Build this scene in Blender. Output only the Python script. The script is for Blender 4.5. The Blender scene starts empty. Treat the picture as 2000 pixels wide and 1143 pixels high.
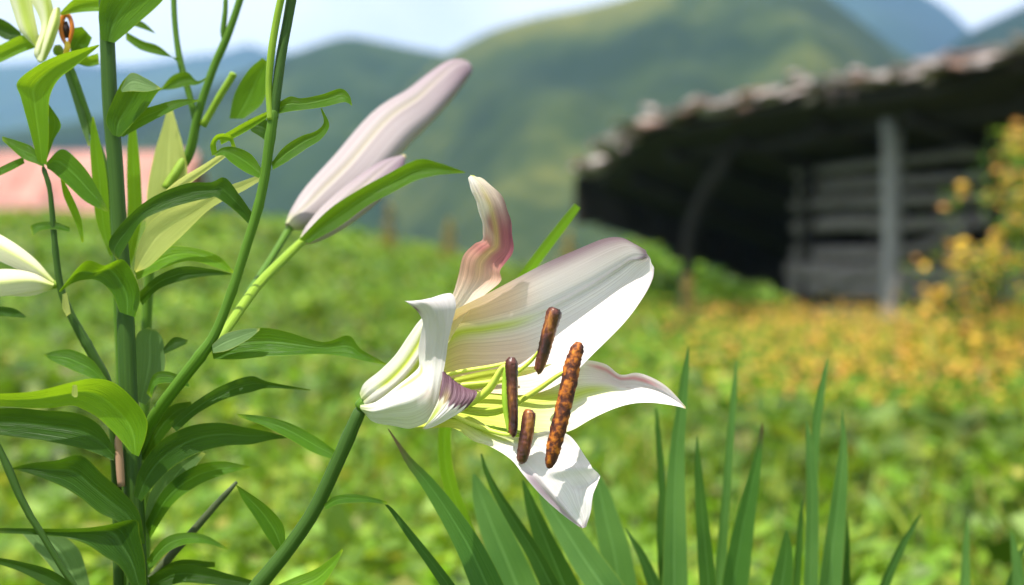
import bpy, math, random
import numpy as np
from mathutils import Vector, Matrix

rng = np.random.default_rng(7)
random.seed(7)
SC = bpy.context.scene
COL = SC.collection
R = math.radians

# ------------------------------------------------------------------ camera
CAM_H = 0.75
FPX = 2000 * 50.0 / 36.0            # focal length in photograph pixels
PITCH = math.atan((571.5 - 500.0) / FPX)
cam_d = bpy.data.cameras.new('camera')
cam_d.lens = 50.0
cam_d.sensor_width = 36.0
cam_d.clip_start = 0.02
cam_d.clip_end = 6000
cam_d.dof.use_dof = True
cam_d.dof.focus_distance = 0.69
cam_d.dof.aperture_fstop = 5.6
cam = bpy.data.objects.new('camera', cam_d)
COL.objects.link(cam)
cam.location = (0, 0, CAM_H)
cam.rotation_euler = (math.pi / 2 - PITCH, 0, 0)
SC.camera = cam
CP, SP = math.cos(PITCH), math.sin(PITCH)

# ------------------------------------------------------------------ light
SUN_DIR = Vector((-0.28, -0.27, 0.92)).normalized()      # towards the sun
elev = math.asin(SUN_DIR.z)
world = bpy.data.worlds.new('World')
SC.world = world
world.use_nodes = True
wt = world.node_tree
wt.nodes.clear()
wo = wt.nodes.new('ShaderNodeOutputWorld')
wb = wt.nodes.new('ShaderNodeBackground')
sky = wt.nodes.new('ShaderNodeTexSky')
sky.sky_type = 'NISHITA'
sky.sun_disc = False
sky.sun_elevation = elev
sky.sun_rotation = math.atan2(SUN_DIR.x, SUN_DIR.y)
sky.air_density = 1.0
sky.dust_density = 1.6
wtc = wt.nodes.new('ShaderNodeTexCoord')
wn = wt.nodes.new('ShaderNodeTexNoise')
wn.inputs['Scale'].default_value = 3.2
wn.inputs['Detail'].default_value = 6
wr = wt.nodes.new('ShaderNodeValToRGB')
wr.color_ramp.elements[0].position = 0.12
wr.color_ramp.elements[1].position = 0.50
wm = wt.nodes.new('ShaderNodeMixRGB')
wm.inputs['Color2'].default_value = (13.5, 13.7, 14.0, 1)      # sunlit cloud
wt.links.new(wtc.outputs['Generated'], wn.inputs['Vector'])
wt.links.new(wn.outputs['Fac'], wr.inputs['Fac'])
wt.links.new(wr.outputs['Color'], wm.inputs['Fac'])
wt.links.new(sky.outputs['Color'], wm.inputs['Color1'])
wt.links.new(wm.outputs['Color'], wb.inputs['Color'])
wb.inputs['Strength'].default_value = 0.05
wt.links.new(wb.outputs['Background'], wo.inputs['Surface'])
sun_d = bpy.data.lights.new('sun', 'SUN')
sun_d.energy = 5.0
sun_d.angle = R(0.5)
sun_d.color = (1.0, 0.955, 0.88)
sun = bpy.data.objects.new('sun', sun_d)
COL.objects.link(sun)
sun.rotation_euler = SUN_DIR.to_track_quat('Z', 'Y').to_euler()
SC.view_settings.view_transform = 'Standard'
SC.view_settings.look = 'None'
SC.view_settings.exposure = 0.95
SC.view_settings.gamma = 1.0
SC.view_settings.use_curve_mapping = False
SC.render.engine = 'CYCLES'
SC.cycles.use_denoising = True
SC.cycles.max_bounces = 8
SC.cycles.transmission_bounces = 6
SC.cycles.diffuse_bounces = 4
SC.cycles.volume_bounces = 1
SC.cycles.sample_clamp_indirect = 6.0


# ------------------------------------------------------------------ helpers
def px(x, y, d):
    """photograph pixel + distance along the view axis (m) -> world"""
    xc = (x - 1000.0) / FPX * d
    yc = (571.5 - y) / FPX * d
    return np.array((xc, CP * d + SP * yc, CAM_H - SP * d + CP * yc))


UNIT = 0.7 / FPX                     # one unit of z (towards the camera) in metres


def F(p):
    """(N,3) array of pixel x, pixel y, z units in front of the flower plane -> world"""
    p = np.asarray(p, float)
    d = 0.7 - p[:, 2] * UNIT
    xc = (p[:, 0] - 1000.0) / FPX * d
    yc = (571.5 - p[:, 1]) / FPX * d
    return np.stack([xc, CP * d + SP * yc, CAM_H - SP * d + CP * yc], 1)


def props(o, label=None, cat=None, group=None, kind=None):
    if label: o['label'] = label
    if cat: o['category'] = cat
    if group: o['group'] = group
    if kind: o['kind'] = kind
    return o


def link(name, me, mat, parent=None, loc=None):
    o = bpy.data.objects.new(name, me)
    COL.objects.link(o)
    if mat is not None and me is not None and not me.materials:
        me.materials.append(mat)
    if parent is not None:
        o.parent = parent
        o.matrix_parent_inverse = Matrix.Translation(-Vector(parent.location)) if parent.parent is None else Matrix.Identity(4)
    if loc is not None:
        o.location = loc
    return o


def empty(name, loc, label, cat, group=None):
    o = bpy.data.objects.new(name, None)
    COL.objects.link(o)
    o.location = loc
    o.empty_display_size = 0.02
    return props(o, label, cat, group)


def mesh(name, verts, faces, smooth=True, uv=None, tint=None):
    me = bpy.data.meshes.new(name)
    v = np.asarray(verts, np.float32)
    if isinstance(faces, np.ndarray):
        nf, k = faces.shape
        me.vertices.add(len(v))
        me.vertices.foreach_set('co', v.ravel())
        me.loops.add(nf * k)
        me.loops.foreach_set('vertex_index', faces.astype(np.int32).ravel())
        me.polygons.add(nf)
        me.polygons.foreach_set('loop_start', np.arange(0, nf * k, k, dtype=np.int32))
        me.update(calc_edges=True)
    else:
        me.from_pydata([tuple(a) for a in v.tolist()], [], faces)
    if smooth:
        me.polygons.foreach_set('use_smooth', np.ones(len(me.polygons), bool))
    if uv is not None:
        lay = me.uv_layers.new(name='UVMap')
        idx = np.zeros(len(me.loops), np.int32)
        me.loops.foreach_get('vertex_index', idx)
        lay.data.foreach_set('uv', np.asarray(uv, np.float32)[idx].ravel())
    if tint is not None:
        at = me.color_attributes.new('tint', 'FLOAT_COLOR', 'POINT')
        t = np.ones((len(v), 4), np.float32)
        t[:, :3] = tint
        at.data.foreach_set('color', t.ravel())
    me.validate()
    return me


def crom(a, n):
    """Catmull-Rom resample of the first axis to n samples"""
    a = np.asarray(a, float)
    k = len(a)
    if k == 2:
        t = np.linspace(0, 1, n).reshape((-1,) + (1,) * (a.ndim - 1))
        return a[0] * (1 - t) + a[1] * t
    e = np.concatenate([[2 * a[0] - a[1]], a, [2 * a[-1] - a[-2]]])
    t = np.linspace(0, k - 1, n)
    i = np.minimum(t.astype(int), k - 2)
    f = (t - i).reshape((-1,) + (1,) * (a.ndim - 1))
    p0, p1, p2, p3 = e[i], e[i + 1], e[i + 2], e[i + 3]
    return 0.5 * (2 * p1 + (p2 - p0) * f + (2 * p0 - 5 * p1 + 4 * p2 - p3) * f ** 2 + (3 * p1 - p0 - 3 * p2 + p3) * f ** 3)


def grid_normals(g):
    du = np.gradient(g, axis=1)
    dv = np.gradient(g, axis=0)
    n = np.cross(du, dv)
    n /= np.linalg.norm(n, axis=2, keepdims=True) + 1e-9
    flip = n[..., 2].mean() < 0
    return -n if flip else n


def vnoise(u, v, seed, fu, fv):
    """cheap smooth noise from a few sines"""
    r = np.random.default_rng(seed)
    s = 0
    for k in range(5):
        a, b, c = r.uniform(-1, 1), r.uniform(-1, 1), r.uniform(0, 6.3)
        s = s + np.sin(u * fu * 6.3 * a + v * fv * 6.3 * b + c) / (1 + 0.4 * k)
    return s / 3


def loft(name, rows, mat, parent, nu=13, nv=40, disp=None, tint=None, zoff=0):
    """rows: R x C x 3 control points (pixel x, pixel y, z units); a smooth sheet through them"""
    a = np.asarray(rows, float)
    a[..., 2] += zoff
    g = crom(a, nv)
    g = np.swapaxes(crom(np.swapaxes(g, 0, 1), nu), 0, 1)
    u = np.linspace(0, 1, nu)[None, :].repeat(nv, 0)
    v = np.linspace(0, 1, nv)[:, None].repeat(nu, 1)
    if disp is not None:
        g = g + grid_normals(g) * disp(u, v)[..., None]
    P = F(g.reshape(-1, 3))
    idx = np.arange(nu * nv).reshape(nv, nu)
    f = np.stack([idx[:-1, :-1], idx[:-1, 1:], idx[1:, 1:], idx[1:, :-1]], -1).reshape(-1, 4)
    tc = tint(u, v).reshape(-1, 3) if tint is not None else None
    me = mesh(name, P, f, True, np.stack([u.ravel(), v.ravel()], 1), tc)
    return link(name, me, mat, parent)


def leaf_rows(rows, z=0.0, fold=0.12, tilt=0.0, bend=0.0):
    """rows of (x1,y1,x2,y2[,dz[,tilt]]): two edges; the blade is folded along its midrib"""
    out = []
    n = len(rows)
    for i, r in enumerate(rows):
        x1, y1, x2, y2 = r[:4]
        dz = r[4] if len(r) > 4 else 0
        tl = r[5] if len(r) > 5 else tilt
        w = math.hypot(x2 - x1, y2 - y1)
        zz = z + dz + bend * math.sin(math.pi * i / max(1, n - 1))
        line = []
        for s in (0, .25, .5, .75, 1):
            line.append((x1 + (x2 - x1) * s, y1 + (y2 - y1) * s,
                         zz + tl * w * (0.5 - s) - fold * w * (1 - abs(2 * s - 1) ** 1.5)))
        out.append(line)
    return out


LEAF_N = [0]


def leaf(parent, rows, mat, z=0, fold=0.15, tilt=0.0, bend=0, name='leaf', wav=0.035):
    LEAF_N[0] += 1
    sd = LEAF_N[0]
    a = leaf_rows(rows, z, fold, tilt, bend)
    ws = np.mean([math.hypot(r[2] - r[0], r[3] - r[1]) for r in rows])

    def disp(u, v):
        edge = np.abs(2 * u - 1) ** 2
        rib = np.exp(-((u - 0.5) / 0.035) ** 2) * 0.02
        return ws * (wav * edge * vnoise(u * 0.6, v, sd, 1, 2.2) * np.sin(np.pi * v) - rib)
    return loft(name, a, mat, parent, nu=15, nv=34, disp=disp)


def tube_pts(P, rad, ns=10, cap=True):
    P = np.asarray(P, float)
    n = len(P)
    T = np.gradient(P, axis=0)
    T /= np.linalg.norm(T, axis=1, keepdims=True) + 1e-12
    ref = np.array((0.0, 1.0, 0.0)) if abs(T[0][1]) < 0.9 else np.array((1.0, 0, 0))
    A = np.cross(T, ref)
    A /= np.linalg.norm(A, axis=1, keepdims=True) + 1e-12
    B = np.cross(T, A)
    th = np.linspace(0, 2 * math.pi, ns, endpoint=False)
    rad = np.broadcast_to(np.asarray(rad, float), (n,))
    V = P[:, None, :] + rad[:, None, None] * (np.cos(th)[None, :, None] * A[:, None, :] + np.sin(th)[None, :, None] * B[:, None, :])
    V = V.reshape(-1, 3)
    f = []
    for i in range(n - 1):
        for j in range(ns):
            k = (j + 1) % ns
            f.append((i * ns + j, i * ns + k, (i + 1) * ns + k, (i + 1) * ns + j))
    if cap:
        f.append(tuple(range(ns - 1, -1, -1)))
        f.append(tuple((n - 1) * ns + j for j in range(ns)))
    uv = np.stack([np.tile(th / 6.2832, n), np.repeat(np.linspace(0, 1, n), ns)], 1)
    return V, f, uv


def stem(parent, pts, mat, to_ground=None, name='stem', n=48, knob=0.0, thick=0.82):
    """pts: (x, y, z, radius_px) through the photograph; optionally runs on to the soil"""
    a = np.asarray(pts, float)
    W = F(a[:, :3])
    rw = thick * a[:, 3] * (0.7 - a[:, 2] * UNIT) / FPX
    C = np.concatenate([W, rw[:, None]], 1)
    if to_ground is not None:
        gx, gy = to_ground
        e = np.array((gx, gy, -0.02))
        seg = np.linalg.norm(W[-1] - W[-2])
        d0 = (W[-1] - W[-2]) / seg
        D = np.linalg.norm(e - W[-1])
        kk = np.linspace(0, 1, max(4, int(D / max(seg, .02)) + 1))[1:, None]
        p1, p2 = W[-1] + d0 * D * .3, e + np.array((0, 0, D * .4))
        low = (1 - kk) ** 3 * W[-1] + 3 * (1 - kk) ** 2 * kk * p1 + 3 * (1 - kk) * kk ** 2 * p2 + kk ** 3 * e
        C = np.concatenate([C, np.concatenate([low, np.full((len(low), 1), rw[-1] * 1.1)], 1)])
        n = int(n * 1.6)
    C = crom(C, n)
    r = C[:, 3]
    if knob:
        r = r * (1 + knob * (np.sin(np.arange(n) * 1.9) > 0.93))
    r = r.copy(); r[0] *= .55; r[1] *= .92
    V, f, uv = tube_pts(C[:, :3], r, 12)
    return link(name, mesh(name, V, f, True, uv), mat, parent)


# ------------------------------------------------------------------ materials
def new_mat(name):
    m = bpy.data.materials.new(name)
    m.use_nodes = True
    t = m.node_tree
    t.nodes.clear()
    return m, t, t.nodes.new('ShaderNodeOutputMaterial')


def nd(t, kind, **kw):
    n = t.nodes.new(kind)
    for k, v in kw.items():
        if k in n.inputs:
            n.inputs[k].default_value = v
        else:
            setattr(n, k, v)
    return n


def ramp(t, stops):
    n = t.nodes.new('ShaderNodeValToRGB')
    e = n.color_ramp.elements
    while len(e) < len(stops): e.new(0.5)
    for i, (p, c) in enumerate(stops):
        e[i].position = p
        e[i].color = tuple(c) + (1,) if len(c) == 3 else c
    return n


def two_sided(t, out, col_sock, tcol_sock, fac, rough, bump_sock=None, spec=0.5):
    b = nd(t, 'ShaderNodeBsdfPrincipled', Roughness=rough)
    b.inputs['Specular IOR Level'].default_value = spec
    tr = nd(t, 'ShaderNodeBsdfTranslucent')
    mx = nd(t, 'ShaderNodeMixShader')
    mx.inputs[0].default_value = fac
    t.links.new(col_sock, b.inputs['Base Color'])
    t.links.new(tcol_sock, tr.inputs['Color'])
    if bump_sock is not None:
        t.links.new(bump_sock, b.inputs['Normal'])
        t.links.new(bump_sock, tr.inputs['Normal'])
    t.links.new(b.outputs[0], mx.inputs[1])
    t.links.new(tr.outputs[0], mx.inputs[2])
    t.links.new(mx.outputs[0], out.inputs['Surface'])


def vein_bump(t, freq, dist, strength=0.5, streak=2.0):
    """parallel veins running along a blade, from its UV map"""
    tc = nd(t, 'ShaderNodeTexCoord')
    mp = nd(t, 'ShaderNodeMapping')
    mp.inputs['Scale'].default_value = (freq, streak, 1)
    no = nd(t, 'ShaderNodeTexNoise', Scale=1.0, Detail=3.0)
    t.links.new(tc.outputs['UV'], mp.inputs['Vector'])
    t.links.new(mp.outputs['Vector'], no.inputs['Vector'])
    bp = nd(t, 'ShaderNodeBump', Strength=strength, Distance=dist)
    t.links.new(no.outputs['Fac'], bp.inputs['Height'])
    return no, bp


def leaf_mat(name, dark, light, trans, fac=0.32, rough=0.38, tip=None):
    m, t, out = new_mat(name)
    no, bp = vein_bump(t, 34, 0.0011, 0.6, 1.3)
    tc = nd(t, 'ShaderNodeTexCoord')
    sep = nd(t, 'ShaderNodeSeparateXYZ')
    t.links.new(tc.outputs['UV'], sep.inputs[0])
    cr = ramp(t, [(0.3, dark), (0.7, light)])
    big = nd(t, 'ShaderNodeTexNoise', Scale=22.0, Detail=3.0)
    t.links.new(tc.outputs['Object'], big.inputs['Vector'])
    ad = nd(t, 'ShaderNodeMath', operation='ADD')
    ml = nd(t, 'ShaderNodeMath', operation='MULTIPLY')
    ml.inputs[1].default_value = 0.9
    sb = nd(t, 'ShaderNodeMath', operation='SUBTRACT')
    sb.inputs[1].default_value = 0.45
    t.links.new(no.outputs['Fac'], ml.inputs[0])
    t.links.new(ml.outputs[0], sb.inputs[0])
    t.links.new(sb.outputs[0], ad.inputs[0])
    t.links.new(big.outputs['Fac'], ad.inputs[1])
    t.links.new(ad.outputs[0], cr.inputs['Fac'])
    # pale midrib
    rb = ramp(t, [(0.455, (0, 0, 0)), (0.495, (1, 1, 1)), (0.505, (1, 1, 1)), (0.545, (0, 0, 0))])
    t.links.new(sep.outputs[0], rb.inputs['Fac'])
    mix = nd(t, 'ShaderNodeMixRGB')
    mix.inputs['Color2'].default_value = tuple(min(1, c * 1.5 + 0.03) for c in light) + (1,)
    mf = nd(t, 'ShaderNodeMath', operation='MULTIPLY')
    mf.inputs[1].default_value = 0.55
    t.links.new(rb.outputs[0], mf.inputs[0])
    t.links.new(mf.outputs[0], mix.inputs[0])
    t.links.new(cr.outputs[0], mix.inputs['Color1'])
    # rim light painted along the yellowish margin, and a yellowing tip
    eg = ramp(t, [(0.0, (1, 1, 1)), (0.03, (0, 0, 0)), (0.97, (0, 0, 0)), (1.0, (1, 1, 1))])
    t.links.new(sep.outputs[0], eg.inputs['Fac'])
    ye = ramp(t, [(0.90, (0, 0, 0)), (1.0, (1, 1, 1))])
    t.links.new(sep.outputs[1], ye.inputs['Fac'])
    mxm = nd(t, 'ShaderNodeMath', operation='MAXIMUM')
    t.links.new(eg.outputs[0], mxm.inputs[0])
    if 'iris' not in name: t.links.new(ye.outputs[0], mxm.inputs[1])
    else: mxm.inputs[1].default_value = 0
    mm = nd(t, 'ShaderNodeMixRGB')
    mm.inputs['Color2'].default_value = (min(1, light[0] * 2.4 + .04), min(1, light[1] * 1.6 + .03), light[2], 1)
    mlt = nd(t, 'ShaderNodeMath', operation='MULTIPLY')
    mlt.inputs[1].default_value = 0.8
    t.links.new(mxm.outputs[0], mlt.inputs[0])
    t.links.new(mlt.outputs[0], mm.inputs[0])
    t.links.new(mix.outputs[0], mm.inputs['Color1'])
    col = mm.outputs[0]
    if tip:
        tr_ = ramp(t, [(0.0, (1, 1, 1)), (0.02, (1, 1, 1)), (0.09, (0, 0, 0))])
        t.links.new(sep.outputs[1], tr_.inputs['Fac'])
        m2 = nd(t, 'ShaderNodeMixRGB')
        m2.inputs['Color2'].default_value = tuple(tip) + (1,)
        t.links.new(tr_.outputs[0], m2.inputs[0])
        t.links.new(col, m2.inputs['Color1'])
        col = m2.outputs[0]
    tcol = ramp(t, [(0.2, tuple(c * 0.8 for c in trans)), (0.8, trans)])
    t.links.new(ad.outputs[0], tcol.inputs['Fac'])
    two_sided(t, out, col, tcol.outputs[0], fac, rough - .02, bp.outputs[0], 0.2)
    return m


def petal_mat(name, fac=0.24, rough=0.5):
    m, t, out = new_mat(name)
    no, bp = vein_bump(t, 150, 0.0004, 0.5, 1.6)
    at = nd(t, 'ShaderNodeAttribute', attribute_name='tint')
    cr = ramp(t, [(0.34, (0.72, 0.67, 0.67)), (0.56, (1, 1, 1))])
    t.links.new(no.outputs['Fac'], cr.inputs['Fac'])
    mx = nd(t, 'ShaderNodeMixRGB', blend_type='MULTIPLY')
    mx.inputs[0].default_value = 0.8
    t.links.new(at.outputs['Color'], mx.inputs['Color1'])
    t.links.new(cr.outputs[0], mx.inputs['Color2'])
    two_sided(t, out, mx.outputs[0], mx.outputs[0], fac, rough, bp.outputs[0], 0.35)
    return m


def noise_mat(name, stops, scale, rough=0.8, bump=0.0, detail=5.0, stretch=None, spec=0.3, coord='Object'):
    m, t, out = new_mat(name)
    tc = nd(t, 'ShaderNodeTexCoord')
    mp = nd(t, 'ShaderNodeMapping')
    if stretch: mp.inputs['Scale'].default_value = stretch
    no = nd(t, 'ShaderNodeTexNoise', Scale=scale, Detail=detail, Roughness=0.6)
    cr = ramp(t, stops)
    b = nd(t, 'ShaderNodeBsdfPrincipled', Roughness=rough)
    b.inputs['Specular IOR Level'].default_value = spec
    t.links.new(tc.outputs[coord], mp.inputs[0])
    t.links.new(mp.outputs[0], no.inputs['Vector'])
    t.links.new(no.outputs['Fac'], cr.inputs['Fac'])
    t.links.new(cr.outputs[0], b.inputs['Base Color'])
    if bump:
        bp = nd(t, 'ShaderNodeBump', Strength=0.8, Distance=bump)
        t.links.new(no.outputs['Fac'], bp.inputs['Height'])
        t.links.new(bp.outputs[0], b.inputs['Normal'])
    t.links.new(b.outputs[0], out.inputs['Surface'])
    return m


def tint_mat(name, fac=0.3, rough=0.5, boost=1.6):
    m, t, out = new_mat(name)
    at = nd(t, 'ShaderNodeAttribute', attribute_name='tint')
    mx = nd(t, 'ShaderNodeMixRGB', blend_type='MULTIPLY')
    mx.inputs[0].default_value = 1.0
    mx.inputs['Color2'].default_value = (boost, boost, boost * 0.6, 1)
    t.links.new(at.outputs['Color'], mx.inputs['Color1'])
    two_sided(t, out, at.outputs['Color'], mx.outputs[0], fac, rough, None, 0.3)
    return m


M = {}
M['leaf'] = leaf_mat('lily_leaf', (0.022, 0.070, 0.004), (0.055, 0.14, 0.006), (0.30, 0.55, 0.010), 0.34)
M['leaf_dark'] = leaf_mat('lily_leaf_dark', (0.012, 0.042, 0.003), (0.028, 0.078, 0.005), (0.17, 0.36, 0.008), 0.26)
M['leaf_back_and_glint'] = leaf_mat('lily_leaf_underside_and_glint', (0.09, 0.16, 0.05), (0.13, 0.22, 0.07), (0.20, 0.38, 0.04), 0.25, 0.5)  # pale leaf undersides, and the painted highlight on one leaf base
M['leaf_pale'] = leaf_mat('lily_leaf_pale', (0.42, 0.47, 0.11), (0.55, 0.58, 0.18), (0.78, 0.80, 0.22), 0.55, 0.5)
M['leaf_bright'] = leaf_mat('lily_leaf_bright', (0.065, 0.17, 0.006), (0.115, 0.25, 0.010), (0.42, 0.66, 0.015), 0.45)
M['blade'] = leaf_mat('iris_blade', (0.06, 0.15, 0.035), (0.11, 0.22, 0.055), (0.22, 0.46, 0.04), 0.30, 0.42)
M['blade_dark'] = leaf_mat('iris_blade_dark', (0.025, 0.075, 0.010), (0.045, 0.12, 0.016), (0.12, 0.28, 0.02), 0.20, 0.42)
M['blade_brown'] = leaf_mat('iris_blade_brown_tip', (0.04, 0.12, 0.018), (0.07, 0.17, 0.025), (0.14, 0.34, 0.03), 0.22, 0.42, tip=(0.09, 0.025, 0.03))
M['stem'] = noise_mat('lily_stem', [(0.3, (0.050, 0.12, 0.006)), (0.7, (0.085, 0.18, 0.010))], 1.0, 0.5, 0.0007, stretch=(14, 5, 1), coord='UV', spec=0.25)
M['stem_dark'] = noise_mat('lily_stem_dark', [(0.3, (0.025, 0.065, 0.006)), (0.7, (0.045, 0.10, 0.010))], 1.0, 0.5, 0.0007, stretch=(14, 5, 1), coord='UV', spec=0.25)
M['stem_pale'] = noise_mat('lily_stalk_pale', [(0.3, (0.15, 0.26, 0.015)), (0.7, (0.23, 0.34, 0.025))], 1.0, 0.5, 0.0007, stretch=(14, 5, 1), coord='UV', spec=0.25)
M['stem_brown'] = noise_mat('tan_lit_patch', [(0.3, (0.30, 0.17, 0.10)), (0.7, (0.45, 0.27, 0.17))], 60, 0.7, 0.0006, stretch=(1, 1, 0.2))  # brownish stem patch with its sunlight put into the colour
M['petal'] = petal_mat('lily_petal')
M['petal_thin'] = petal_mat('lily_petal_thin', 0.5)
M['filament'] = noise_mat('filament_green', [(0.3, (0.44, 0.54, 0.05)), (0.7, (0.58, 0.66, 0.12))], 40, 0.45)
M['anther'] = noise_mat('pollen_anther', [(0.36, (0.025, 0.006, 0.006)), (0.48, (0.10, 0.022, 0.006)), (0.56, (0.36, 0.10, 0.008)), (0.70, (0.55, 0.20, 0.012))], 230, 0.7, 0.0009, 6, spec=0.4)
M['anther_dark'] = noise_mat('shrivelled_anther', [(0.38, (0.025, 0.007, 0.008)), (0.54, (0.11, 0.028, 0.014)), (0.68, (0.40, 0.15, 0.03))], 190, 0.34, 0.0010, 5, stretch=(1, 1, 0.3), spec=0.6)
M['anther_green'] = noise_mat('anther_green_back', [(0.3, (0.20, 0.36, 0.02)), (0.7, (0.34, 0.50, 0.04))], 60, 0.4)
M['tinted'] = tint_mat('meadow_foliage')
M['ground'] = noise_mat('meadow_ground', [(0.30, (0.05, 0.055, 0.018)), (0.5, (0.07, 0.13, 0.02)), (0.72, (0.13, 0.19, 0.03))], 1.4, 0.9, 0.02, 8)
M['yellow'] = tint_mat('yellow_bloom', 0.25, 0.6, 1.2)
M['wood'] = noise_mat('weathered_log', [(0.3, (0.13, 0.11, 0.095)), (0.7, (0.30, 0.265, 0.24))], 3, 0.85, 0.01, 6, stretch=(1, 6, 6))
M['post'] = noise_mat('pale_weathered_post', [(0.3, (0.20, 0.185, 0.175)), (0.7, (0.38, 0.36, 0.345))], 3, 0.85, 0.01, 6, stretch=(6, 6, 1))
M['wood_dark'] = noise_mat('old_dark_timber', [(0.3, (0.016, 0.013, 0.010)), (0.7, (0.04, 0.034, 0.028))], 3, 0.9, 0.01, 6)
M['shingle'] = noise_mat('weathered_shingle', [(0.30, (0.07, 0.055, 0.05)), (0.5, (0.20, 0.165, 0.155)), (0.70, (0.50, 0.42, 0.40))], 2.2, 0.75, 0.006, 6)
M['shingle_b'] = noise_mat('rusty_shingle', [(0.28, (0.10, 0.07, 0.055)), (0.72, (0.24, 0.14, 0.10))], 2.5, 0.8, 0.006, 6)
M['roof_pink'] = noise_mat('salmon_roof_sheet', [(0.28, (0.34, 0.17, 0.14)), (0.5, (0.50, 0.27, 0.22)), (0.72, (0.60, 0.35, 0.29))], 1.6, 0.6, 0.0, 4)
M['wall_far'] = noise_mat('mud_wall', [(0.3, (0.20, 0.15, 0.15)), (0.7, (0.30, 0.22, 0.22))], 1.0, 0.9)


# ------------------------------------------------------------------ terrain
def sm(a, b, x):
    t = np.clip((np.asarray(x, float) - a) / (b - a), 0, 1)
    return t * t * (3 - 2 * t)


def ground_z(X, Y):
    X = np.asarray(X, float); Y = np.asarray(Y, float)
    g = 1.45 * sm(3.5, -6.0, X) * sm(5.0, 26.0, Y)
    g = g + 0.05 * np.sin(X * 1.3 + 0.4) * np.sin(Y * 0.9) * sm(1.5, 5, np.hypot(X, Y))
    g = g - 14.0 * sm(60, 330, np.hypot(X, Y))
    return g


def build_ground():
    rad = np.concatenate([[0.0], np.geomspace(0.4, 2000, 96)])
    na = 120
    th = np.linspace(0, 2 * math.pi, na, endpoint=False)
    V = [(0, 0, float(ground_z(0, 0)))]
    for r in rad[1:]:
        X, Y = r * np.sin(th), r * np.cos(th)
        V += list(zip(X, Y, ground_z(X, Y)))
    f = [(0, 1 + (j + 1) % na, 1 + j) for j in range(na)]
    for i in range(len(rad) - 2):
        for j in range(na):
            k = (j + 1) % na
            f.append((1 + i * na + j, 1 + i * na + k, 1 + (i + 1) * na + k, 1 + (i + 1) * na + j))
    o = link('ground', mesh('ground', np.array(V), f), M['ground'])
    props(o, kind='structure')


build_ground()


def hill_mat(name, forest, grass, meadow, scale):
    m, t, out = new_mat(name)
    tc = nd(t, 'ShaderNodeTexCoord')
    n1 = nd(t, 'ShaderNodeTexNoise', Scale=scale, Detail=6.0, Roughness=0.55)
    n2 = nd(t, 'ShaderNodeTexNoise', Scale=scale * 14, Detail=4.0)
    t.links.new(tc.outputs['Object'], n1.inputs['Vector'])
    t.links.new(tc.outputs['Object'], n2.inputs['Vector'])
    ad = nd(t, 'ShaderNodeMath', operation='MULTIPLY_ADD')
    ad.inputs[1].default_value = 0.25
    t.links.new(n2.outputs['Fac'], ad.inputs[0])
    t.links.new(n1.outputs['Fac'], ad.inputs[2])
    cr = ramp(t, [(0.52, forest), (0.64, grass), (0.78, meadow)])
    t.links.new(ad.outputs[0], cr.inputs['Fac'])
    b = nd(t, 'ShaderNodeBsdfPrincipled', Roughness=0.95)
    b.inputs['Specular IOR Level'].default_value = 0.1
    t.links.new(cr.outputs[0], b.inputs['Base Color'])
    t.links.new(b.outputs[0], out.inputs['Surface'])
    return m


def mountain(name, ridge, D, mat, foot=0.45, seed=1, rough=0.055):
    """ridge: photograph pixels of the skyline; a solid ridge of ground at distance D"""
    ridge = np.array(ridge, float)
    xs = np.linspace(ridge[0, 0], ridge[-1, 0], 150)
    ys = np.interp(xs, ridge[:, 0], ridge[:, 1])
    k = np.array([1, 2, 3, 2, 1.]) / 9
    ys = np.convolve(np.pad(ys, 2, 'edge'), k, 'valid')
    top = (500.0 - ys) / FPX * D + CAM_H
    az = (xs - 1000.0) / FPX
    fr = np.concatenate([np.linspace(foot, 1, 46), np.linspace(1.03, 1.5, 12)])
    r = np.random.default_rng(seed)
    ph = r.uniform(0, 6.3, 12)
    V = []
    for q in fr:
        s = ((q - foot) / (1 - foot)) if q <= 1 else 1 - (q - 1) / 0.5
        h = -16 + (top + 16) * max(0, s) ** 1.12
        amp = rough * top.max() * math.sin(math.pi * min(1, max(0, s))) * 2.2
        n = sum(np.sin(az * FPX / 1000 * (4 + 5 * i) + q * (9 + 6 * i) * math.cos(ph[i]) + ph[i + 6]) / (1 + i * .7) for i in range(6)) / 2.4
        V.append(np.stack([az * D * q, np.full_like(az, D * q), h + n * amp], 1))
    nv, nu = len(fr), len(xs)
    idx = np.arange(nu * nv).reshape(nv, nu)
    f = np.stack([idx[:-1, :-1], idx[:-1, 1:], idx[1:, 1:], idx[1:, :-1]], -1).reshape(-1, 4)
    o = link(name, mesh(name, np.concatenate(V), f), mat)
    return props(o, kind='structure')


G1 = hill_mat('hill_grass', (0.010, 0.022, 0.009), (0.028, 0.044, 0.012), (0.095, 0.10, 0.022), 0.011)
G2 = hill_mat('hill_forest', (0.008, 0.019, 0.010), (0.018, 0.036, 0.013), (0.055, 0.075, 0.02), 0.009)
G3 = hill_mat('far_forest', (0.015, 0.03, 0.02), (0.022, 0.045, 0.025), (0.04, 0.065, 0.03), 0.004)
mountain('mountain', [(-900, 60), (-500, 130), (-200, 100), (0, 128), (120, 118), (250, 132), (370, 112), (440, 104), (490, 84), (530, 106), (620, 100), (760, 130), (1000, 150)], 1900, G3, 0.5, 3)
mountain('mountain', [(1200, 60), (1400, 10), (1560, -60), (1700, -70), (1800, -10), (1850, 22), (1890, 60), (1950, 110), (2100, 190), (2300, 240)], 1500, G3, 0.5, 4)
mountain('mountain', [(1700, 220), (1800, 130), (1900, 58), (2000, 12), (2150, -70), (2500, -160), (2900, -120)], 620, G2, 0.5, 5)
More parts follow.
